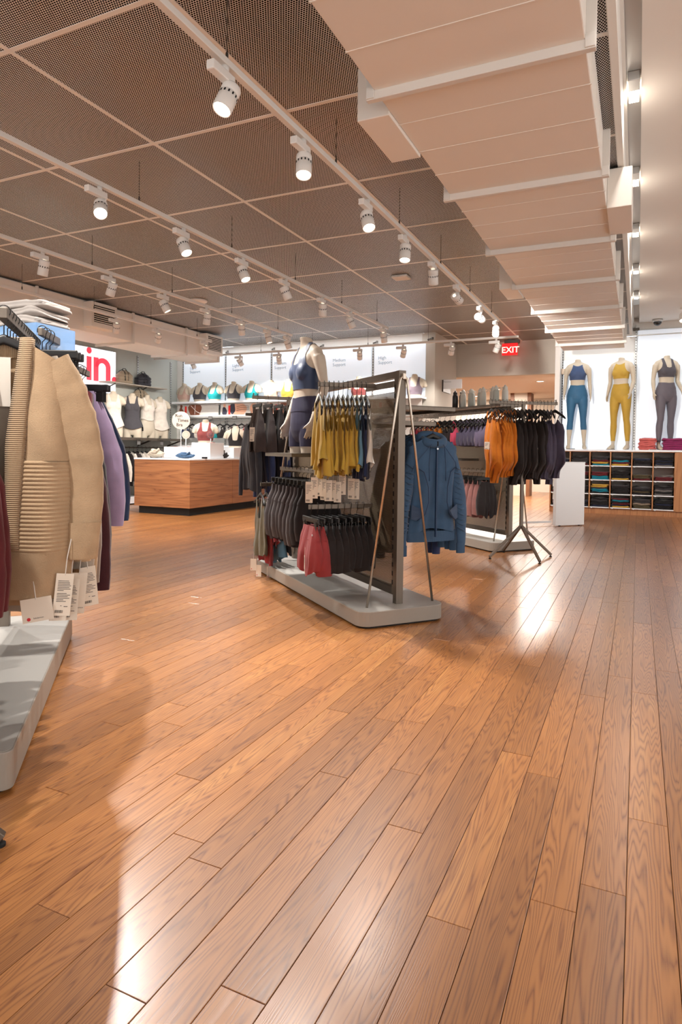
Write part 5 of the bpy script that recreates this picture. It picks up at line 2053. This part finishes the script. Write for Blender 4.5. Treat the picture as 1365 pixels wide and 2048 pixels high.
for i, (x, k) in enumerate(((-1.137, 1), (-.453, 1), (.246, 0))):
    t = thing('label_strip', 'small %s label strip on the cabinet top, %s from the left' % (['white', 'black'][k], ORD[i]), 'price tag', (x, 12.552, 1.1715))
    MB().box(-.075, .075, -.008, .012, 0, .012).build('holder', M_BLACK if k else M_PANELW, t, bevel=.002)
    MB().box(-.065, .065, -.0095, -.007, .002, .010).build('card', M_DKSTEEL if k else MATS['price_card'], t)
for i, (x0, x1, z1) in enumerate(((-1.335, -.103, 2.857), (-.047, 1.25, 3.36))):
    t = thing('backlit_panel', ['wide white panel behind the blue and yellow mannequins', 'tall white panel behind the grey mannequin'][i], 'wall panel', (x0, 12.998, 1.172))
    MB().box(0, x1 - x0, -.03, 0, 0, z1 - 1.172).build('panel', M_LITPANEL, t, bevel=.003)
    MB().box(0, x1 - x0, -.026, -.002, z1 - 1.172, z1 - 1.16).build('top_trim', M_ALU, t)
wd = bpy.data.objects['wall_right_display']
for x in (-1.348, -.075, 1.28):
    s = standard(x, 12.998, 1.172, 3.46, (0, -1), wd)
    MB().box(x - .05, x + .05, 12.96, 12.998, 3.36, 3.41).build('standard_bracket', M_DKSTEEL, s)

# ------------------------------------------------------------------ exit sign and flag sign
ex = thing('exit_sign', 'glowing red EXIT sign hung under the ceiling before the opening', 'sign', (-2.26, 12.45, CZ))
MB().box(-.10, .18, -.04, .04, -.075, -.02).build('canopy', M_DKSTEEL, ex, bevel=.003)
MB().box(-.04, .04, -.02, .02, -.02, 0).build('mount', M_DKSTEEL, ex)
MB().box(-.145, .145, -.004, .004, -.30, -.075).build('plate', mat('exit_plate', (200, 30, 34), .2, emit=1.2, ecol=(235, 30, 30)), ex, bevel=.002)
place_text('EXIT', .16, mat('exit_letters', (255, 220, 215), .4, emit=1.6, ecol=(255, 170, 160)), ex, (.01, -.0052, -.25), (1, 0, 0), (0, 0, 1), bold=True, align='CENTER')
fs = thing('flag_sign', 'white rectangular flag sign lettered Menswear on the grey wall end', 'sign', (-3.352, 11.7, 2.27))
MB().box(0, .37, -.012, .012, 0, .17).build('panel', M_PANELW, fs, bevel=.002)
MB().box(-.001, .02, -.02, .5, -.05, .17).build('wall_bracket', M_DKSTEEL, fs)
MB().box(.0, .012, .0, .40, -.05, -.0).build('rail', M_TEAK, fs)
place_text('Menswear', .036, M_TXT, fs, (.02, -.0125, .12), (1, 0, 0), (0, 0, 1))
# ------------------------------------------------------------------ left foreground rack
A0 = radians(42)
LA = Vector((cos(radians(132)), sin(radians(132)), 0))
G0 = thing('display_gondola', 'grey plinth gondola with knit cardigans at the left edge', 'display rack', (-1.816, 1.383, 0), A0)
# local X = across (towards the aisle), local Y = along
x1 = .03
o = rrect(x1 - .64, x1, -.03, 1.75, .03)
b = MB().prism(o, .012, .135).build('plinth', M_BASE, G0, bevel=.004)
MB().prism(rrect(x1 - .634, x1 - .006, -.024, 1.744, .03), .135, .1362).build('plinth_top', M_BASETOP, b)
MB().prism(rrect(x1 - .62, x1 - .02, -.01, 1.73, .03), 0, .012).build('toe_kick', M_TOE, b)
PXC = x1 - .32
for y in (.05, 1.55):
    MB().box(PXC - .026, PXC + .026, y - .022, y + .022, .135, 1.66).build('post', M_STEEL, G0, bevel=.002)
MB().box(PXC - .022, PXC + .022, .07, 1.53, 1.60, 1.645).build('top_beam', M_STEEL, G0, bevel=.002)
MB().box(PXC - .003, PXC + .003, .08, 1.52, .25, 1.50).build('mesh_panel', M_MESH, G0)
arm(G0, (0, -.03, 1.513), (0, .78, 1.513), .03, .034, name='hang_rail')
for y in (.55,):
    arm(G0, (0, y, 1.513), (PXC, y, 1.513), .016, .03, name='bracket')
arm(G0, (.0, .95, 1.513), (.0, 1.62, 1.513), .02, .03, name='hang_rail')
arm(G0, (.0, 1.25, 1.513), (PXC, 1.25, 1.513), .016, .03, name='bracket')
tray(G0, PXC + .02, PXC + .36, .40, 1.2, 1.452)

F_BEIGE = fabric('camel_knit', (182, 154, 122), .9, bump=.5, bscale=260)
F_RIBH = mat('camel_rib', (182, 154, 122), .9, wave=('Z', 50, .9), sheen=.15, spec=.3)
F_STONE = fabric('stone_knit', (166, 154, 140), .9, bump=.4, bscale=260)
F_TAUPE = fabric('taupe_knit', (140, 124, 112), .9, bump=.4, bscale=260)
F_WINE = fabric('wine_knit', (88, 30, 34), .9, bump=.4, bscale=260)
F_DWINE = fabric('dark_wine_knit', (64, 30, 36), .9, bump=.4, bscale=260)
F_LILAC = fabric('lilac_fleece', (138, 120, 148), .9)
F_NAVB = fabric('deep_blue_fleece', (34, 52, 84), .9)
M_LABEL = mat('care_label', (226, 218, 206), .6)


def panel(mb, xo, xs, z0, z1, yfun, nu=14, nv=24, mir=1):
    """cloth sheet between two edge curves xo(v) (opening) and xs(v) (side)"""
    vs, fs = [], []
    for j in range(nv + 1):
        v = j / nv
        for i in range(nu + 1):
            u = i / nu
            zt = lerp(z0(u), z1(u), v)
            vs.append((mir * lerp(xo(v), xs(v), u), yfun(u, v, zt), zt))
    for j in range(nv):
        for i in range(nu):
            a = j * (nu + 1) + i
            q = (a, a + nu + 1, a + nu + 2, a + 1)
            fs.append(q if mir > 0 else q[::-1])
    return mb.add(vs, fs)


def cardigan(loc, rz, label, group, m, rib, seed=0.0, full=True):
    t = thing('cardigan', label, 'cardigan', loc, rz, group)
    SH0 = HANGER_APEX - .004
    ztop = lambda x: hanger_z(x) + .014
    ZR0, ZR1, ZH = -.475, -.765, -.915      # rib start, rib end, hem
    xs_t = [(0, .192), (.25, .203), (.5, .214), (.8, .208), (1, .185)]
    xo_t = [(0, .062), (.15, .050), (.4, .030), (.7, .022), (1, .028)]
    fo = lambda u, v: .010 * sin(u * 7 + seed) * v + .006 * sin(v * 5 + seed)

    def vglob(z):
        return min(1, max(0, (z + .10) / (ZH + .10)))
    for s in (-1, 1):
        # plain upper front
        mb = MB()
        panel(mb, lambda v: interp(xo_t, v * .46), lambda v: interp(xs_t, v * .46), lambda u: ztop(lerp(.062, .2, u)), lambda u: ZR0, lambda u, v, z: -.022 - .035 * sin(pi * min(1, u * .9 + .05)) * (.35 + v * .65) + fo(u, v) * .5 + .045 * u ** 5 + .006 * sin(6 * (u - v * 1.3) + 1) * v, mir=s)
        mb.build('front_panel', m, t, smooth=True)
        # ribbed section: real ridges
        mb = MB()
        panel(mb, lambda v: interp(xo_t, .46 + v * .36), lambda v: interp(xs_t, .46 + v * .36), lambda u: ZR0, lambda u: ZR1, lambda u, v, z: -.022 - .035 * sin(pi * min(1, u * .9 + .05)) + fo(u, .5 + v * .4) * .5 + .045 * u ** 5 - .0034 * abs(sin((z - ZR0) * pi / .0131)), 14, 190, s)
        mb.build('ribbed_panel', m, t, smooth=True)
        mb = MB()
        panel(mb, lambda v: interp(xo_t, .82 + v * .18) - .006 * v, lambda v: interp(xs_t, .82 + v * .18), lambda u: ZR1, lambda u: ZH, lambda u, v, z: -.024 - .034 * sin(pi * min(1, u * .9 + .05)) + fo(u, .9) * .5 + .045 * u ** 5 + .01 * v, 14, 8, s)
        mb.build('hem_panel', m, t, smooth=True)
        # shawl collar band
        mb = MB()
        rings = []
        for i in range(30):
            v = i / 29
            z = lerp(ztop(.055) + .008, ZH + .16, v)
            xo = interp(xo_t, vglob(z)) + .006
            wv = lerp(.034, .046, min(1, v * 2)) if v < .5 else lerp(.046, .03, v * 2 - 1)
            y = -.026 - .010 * sin(pi * v) - .012 * v
            rings.append([(s * (xo - wv * .6), y + .010, z), (s * (xo - wv * .2), y - .006, z), (s * (xo + wv * .5), y - .010, z), (s * (xo + wv * .75), y + .002, z - .004), (s * (xo + wv * .3), y + .004, z), (s * (xo - wv * .3), y + .014, z)])
        mb.loft(rings).build('collar_band', rib, t, smooth=True)
        # sleeve and cuff
        mb = MB()
        sleeve(mb, (s * .135, .0, -.165), (s * .262, .0, -.36), (s * .240, .0, -.68), .062, .060, .050, seed + s * 2, .06, 18, .5, 26)
        mb.build('sleeve', m, t, smooth=True)
        MB().loft([[(s * (.240 - k * .004) + r * cos(2 * pi * j / 18), -.005 + r * .55 * sin(2 * pi * j / 18), z) for j in range(18)] for k, z, r in ((0, -.675, .051), (1, -.72, .049), (2, -.79, .048), (2.2, -.795, .045))], cap=False).build('cuff', m, t, smooth=True)
    # back
    mb = MB()
    panel(mb, lambda v: -interp(xs_t, v), lambda v: interp(xs_t, v), lambda u: ztop(max(.05, abs(u * 2 - 1) * .2)), lambda u: ZH - .01, lambda u, v, z: .026 + .012 * sin(u * 6 + seed) * v, 24, 24)
    mb.build('back_panel', m, t, smooth=True)
    MB().loft([[(-.075 + .15 * i / 10, .020 - .008 * sin(pi * i / 10), z - .012 * sin(pi * i / 10)) for i in range(11)] for z in (-.095, -.118, -.14)], cap=False, closed=False).build('back_neck_rib', mat('camel_rib_v', (182, 154, 122), .9, wave=('X', 55, .9)), t, smooth=True)
    if full:
        MB().box(-.018, .018, .006, .0072, -.305, -.150).build('care_label', M_LABEL, t)
    return t


def rail0(s, dz=0.0):
    p = Vector((-1.816, 1.383, 1.53 + dz)) + LA * s
    return p


put_hanger(rail0(.0), A0, 'black hanger of the frontmost camel cardigan', 'hangers of the left rack')
c0 = cardigan(rail0(.0), A0, 'open camel cardigan with ribbed lower half, frontmost on the left rack', 'cardigans on the left rack', F_BEIGE, F_RIBH, .5)


def big_tag(parent, loc, rz, tilt, w=.052, h=.135, back=False):
    o = MB().box(-w / 2, w / 2, -.0007, .0007, -h, 0).build('hang_tag', M_TAGW, parent)
    o.location = loc
    o.rotation_euler = (0, tilt, rz)
    MB().tube([(0, 0, -.006), (0, .002, .05), (.006, .01, .11)], .0018, 6).build('tag_string', M_STRING, o)
    if back:
        d = MB().lathe([(.0001, 0), (.0055, 0)], 16, cap=False)
        d.v = [(x - w * .30, -.001, y - h * .86) for x, y, z in d.v]
        d.build('tag_logo', M_RED, o)
        place_text('lululemon', .0075, M_TAGT, o, (-w * .15, -.001, -h * .875), (1, 0, 0), (0, 0, 1), depth=.0001)
        return o
    pr = MB()
    rr = random.Random(5)
    for i in range(13):
        z = -h * (.17 + .038 * i) - (.004 if i > 6 else 0)
        pr.box(-w * .36, -w * .36 + w * rr.uniform(.35, .78), -.001, 0, z - .0013, z + .0004)
    for i in range(26):
        x = -w * .38 + i * w * .018
        pr.box(x, x + w * rr.choice((.006, .010, .013)), -.001, 0, -h * .93, -h * .865)
    pr.box(-w * .1, -w * .02, -.001, 0, -h * .77, -h * .758)
    pr.box(w * .1, w * .32, -.001, 0, -h * .785, -h * .77)
    pr.build('tag_print', M_TAGT, o)['kind'] = 'stuff'
    return o


big_tag(c0, (.185, -.04, -.835), .12, .10)
big_tag(c0, (.165, -.02, -.855), .0, .04)
big_tag(c0, (.10, -.055, -.905), .05, -.12, .09, .075, True)
spec = [(.055, F_STONE, 'stone grey'), (.10, F_BEIGE, 'camel'), (.15, F_STONE, 'stone grey'), (.20, F_BEIGE, 'camel'), (.25, F_TAUPE, 'taupe')]
for i, (s, m, c) in enumerate(spec):
    put_hanger(rail0(s), A0 + RND.uniform(-.05, .05), 'black hanger, %s behind the front cardigan' % ORD[i], 'hangers of the left rack')
    o = put('cardigan', '%s long knit cardigan, %s behind the front one on the left rack' % (c, ORD[i]), 'cardigan', garment_mesh(g_long, .7 + i, m, L=.80 + .03 * (i % 3), slen=.62 + .035 * i, w=.185, sr=.060, cuff=.046, sway=-.02 + .006 * i), rail0(s), A0 + RND.uniform(-.04, .04), 'cardigans on the left rack')
    if i < 3:
        big_tag(o, (.20 + .02 * i, -.05, -.86 + .01 * i), RND.uniform(-.2, .4), RND.uniform(-.1, .1), back=(i == 1))
for i in range(12):
    put_hanger(rail0(.29 + .036 * i), A0 + RND.uniform(-.12, .12), 'black hanger, %s from the front in the tight bunch on the left rack' % ORD[i], 'bunched hangers of the left rack')
spec = [(.30, F_DWINE, 'dark wine', 1.0, .80), (.36, F_WINE, 'wine red', 2.0, .70), (.42, F_BLK, 'black', 3.0, .74), (.50, F_CHAR, 'charcoal', 1.3, .66), (.58, F_WINE, 'wine red', 2.7, .64), (.66, F_STONE, 'stone grey', 3.4, .62)]
for i, (s, m, c, sd, sl) in enumerate(spec):
    put('sweater', '%s knit sweater, %s in the tight bunch on the left rack' % (c, ORD[i]), 'sweater', garment_mesh(g_long, sd, m, L=.70, slen=sl, w=.185, sr=.052, cuff=.042, sway=(.04, .0, .035, .0, .0, .0)[i]), rail0(s), A0, 'sweaters on the left rack')
spec = [(.98, F_WINE, 'wine red'), (1.03, F_BLK, 'black'), (1.14, F_LILAC, 'lilac'), (1.22, F_LILAC, 'lilac'), (1.38, F_NAVB, 'deep blue'), (1.47, F_NAVB, 'deep blue')]
for i, (s, m, c) in enumerate(spec):
    put_hanger(rail0(s), A0, 'black hanger, %s on the rear bar of the left rack' % ORD[i], 'rear hangers of the left rack')
    put('sweatshirt', '%s long-sleeved sweatshirt, %s on the rear bar of the left rack' % (c, ORD[i]), 'sweatshirt', garment_mesh(g_long, 1.1 + i * .7, m, L=.66, slen=.66, w=.215 if i > 1 else .195, sr=.06, cuff=.045, sway=(-.055, -.045, .03, .03, .05, .05)[i]), rail0(s), A0, 'sweatshirts on the left rack')
# maroon knit on a T stand, mostly outside the left edge
T0 = tstand('T-shaped rack at the left edge holding wine red cardigans', (-1.80, .97), A0 + pi / 2, .22, H=1.43, reach=.32, a0=radians(43 - 132))
for i in range(2):
    p = wpt(T0, (.05 + .07 * i, 0, 1.447))
    put_hanger(p, A0, 'black hanger with a wine red cardigan, %s on the edge rack' % ['front one', 'rear one'][i], 'hangers on the edge rack')
    o = put('cardigan', 'wine red cardigan cut off by the left edge, %s' % ['front one', 'rear one'][i], 'cardigan', garment_mesh(g_long, 2.2 + i, F_WINE, L=.76, slen=.66, w=.205, sr=.06, cuff=.046, sway=.03), p, A0, 'wine cardigans on the edge rack')
    if i == 0:
        big_tag(o, (.225, -.05, -.62), .1, 0, .05, .12, True)
# trousers on clip hangers behind the cardigans
for gi, (px, py, pz, n) in enumerate(((-2.121, 1.782, 1.56, 3), (-2.46, 2.284, 1.487, 2))):
    where = ['beside the clear bin', 'behind the wine sweaters'][gi]
    e = Vector((px, py, pz)) + Vector((-.55, .83, 0)) * .05 * (n - 1)
    MB().bar(G0.matrix_basis.inverted() @ (Vector((px, py, pz - .016)) - Vector((-.55, .83, 0)) * .03), G0.matrix_basis.inverted() @ (e + Vector((-.066, .1, -.016))), .016, .03).build('hang_arm', M_STEEL, G0, bevel=.002)
    for i in range(n):
        p = Vector((px, py, pz)) + Vector((-.55, .83, 0)) * .05 * i
        put_hanger(p, radians(28), 'black clip hanger with trousers, %s %s' % (ORD[i], where), 'clip hangers on the left rack', True)
        if gi == 0:
            put('trousers', 'black trousers on a clip hanger, %s %s' % (ORD[i], where), 'trousers', garment_mesh(g_pants, .5 + i + gi, F_BLK, L=.8, w=.11), p, radians(28), 'black trousers on the left rack')
# clear bin and folded knits on top
bn = thing('acrylic_bin', 'clear bluish acrylic bin standing on the left rack shelf', 'bin', tuple(wpt(G0, (PXC + .20, .82, 1.4535))), A0 - radians(38))
M_BIN = mat('blue_acrylic', (150, 190, 236), .08, alpha=.55)
for a_, c_ in (((-.20, .20), (-.105, -.102)), ((-.20, .20), (.102, .105)), ((-.20, -.197), (-.105, .105)), ((.197, .20), (-.105, .105))):
    MB().box(a_[0], a_[1], c_[0], c_[1], 0, .15).build('side', M_BIN, bn)
MB().box(-.20, .20, -.105, .105, 0, .003).build('bottom', M_BIN, bn)
place_text('lululemon', .030, mat('etched_blue', (84, 104, 150), .5), bn, (.10, -.1055, .02), (0, 0, 1), (-1, 0, 0), depth=.0002)
for i in range(3):
    tag(put('folded_sweater', 'folded heather grey sweater, %s in the pile on the clear bin' % ['bottom one', 'middle one', 'topmost'][i], 'folded clothes', folded_mesh(i, .38, .22, .034, fabric('heather_fold', (172, 164, 158))), tuple(wpt(G0, (PXC + .20 + .004 * i, .82, 1.6045 + .034 * i))), A0 - radians(38) + .03 * i, 'folded sweaters on the clear bin'))
    tag(put('folded_sweater', 'folded stone sweater inside the clear bin, %s' % ['bottom one', 'middle one', 'topmost'][i], 'folded clothes', folded_mesh(i + 5, .34, .18, .042, fabric('stone_fold', (184, 170, 158))), tuple(wpt(G0, (PXC + .20, .82, 1.457 + .044 * i))), A0 - radians(38), 'folded sweaters in the clear bin'))
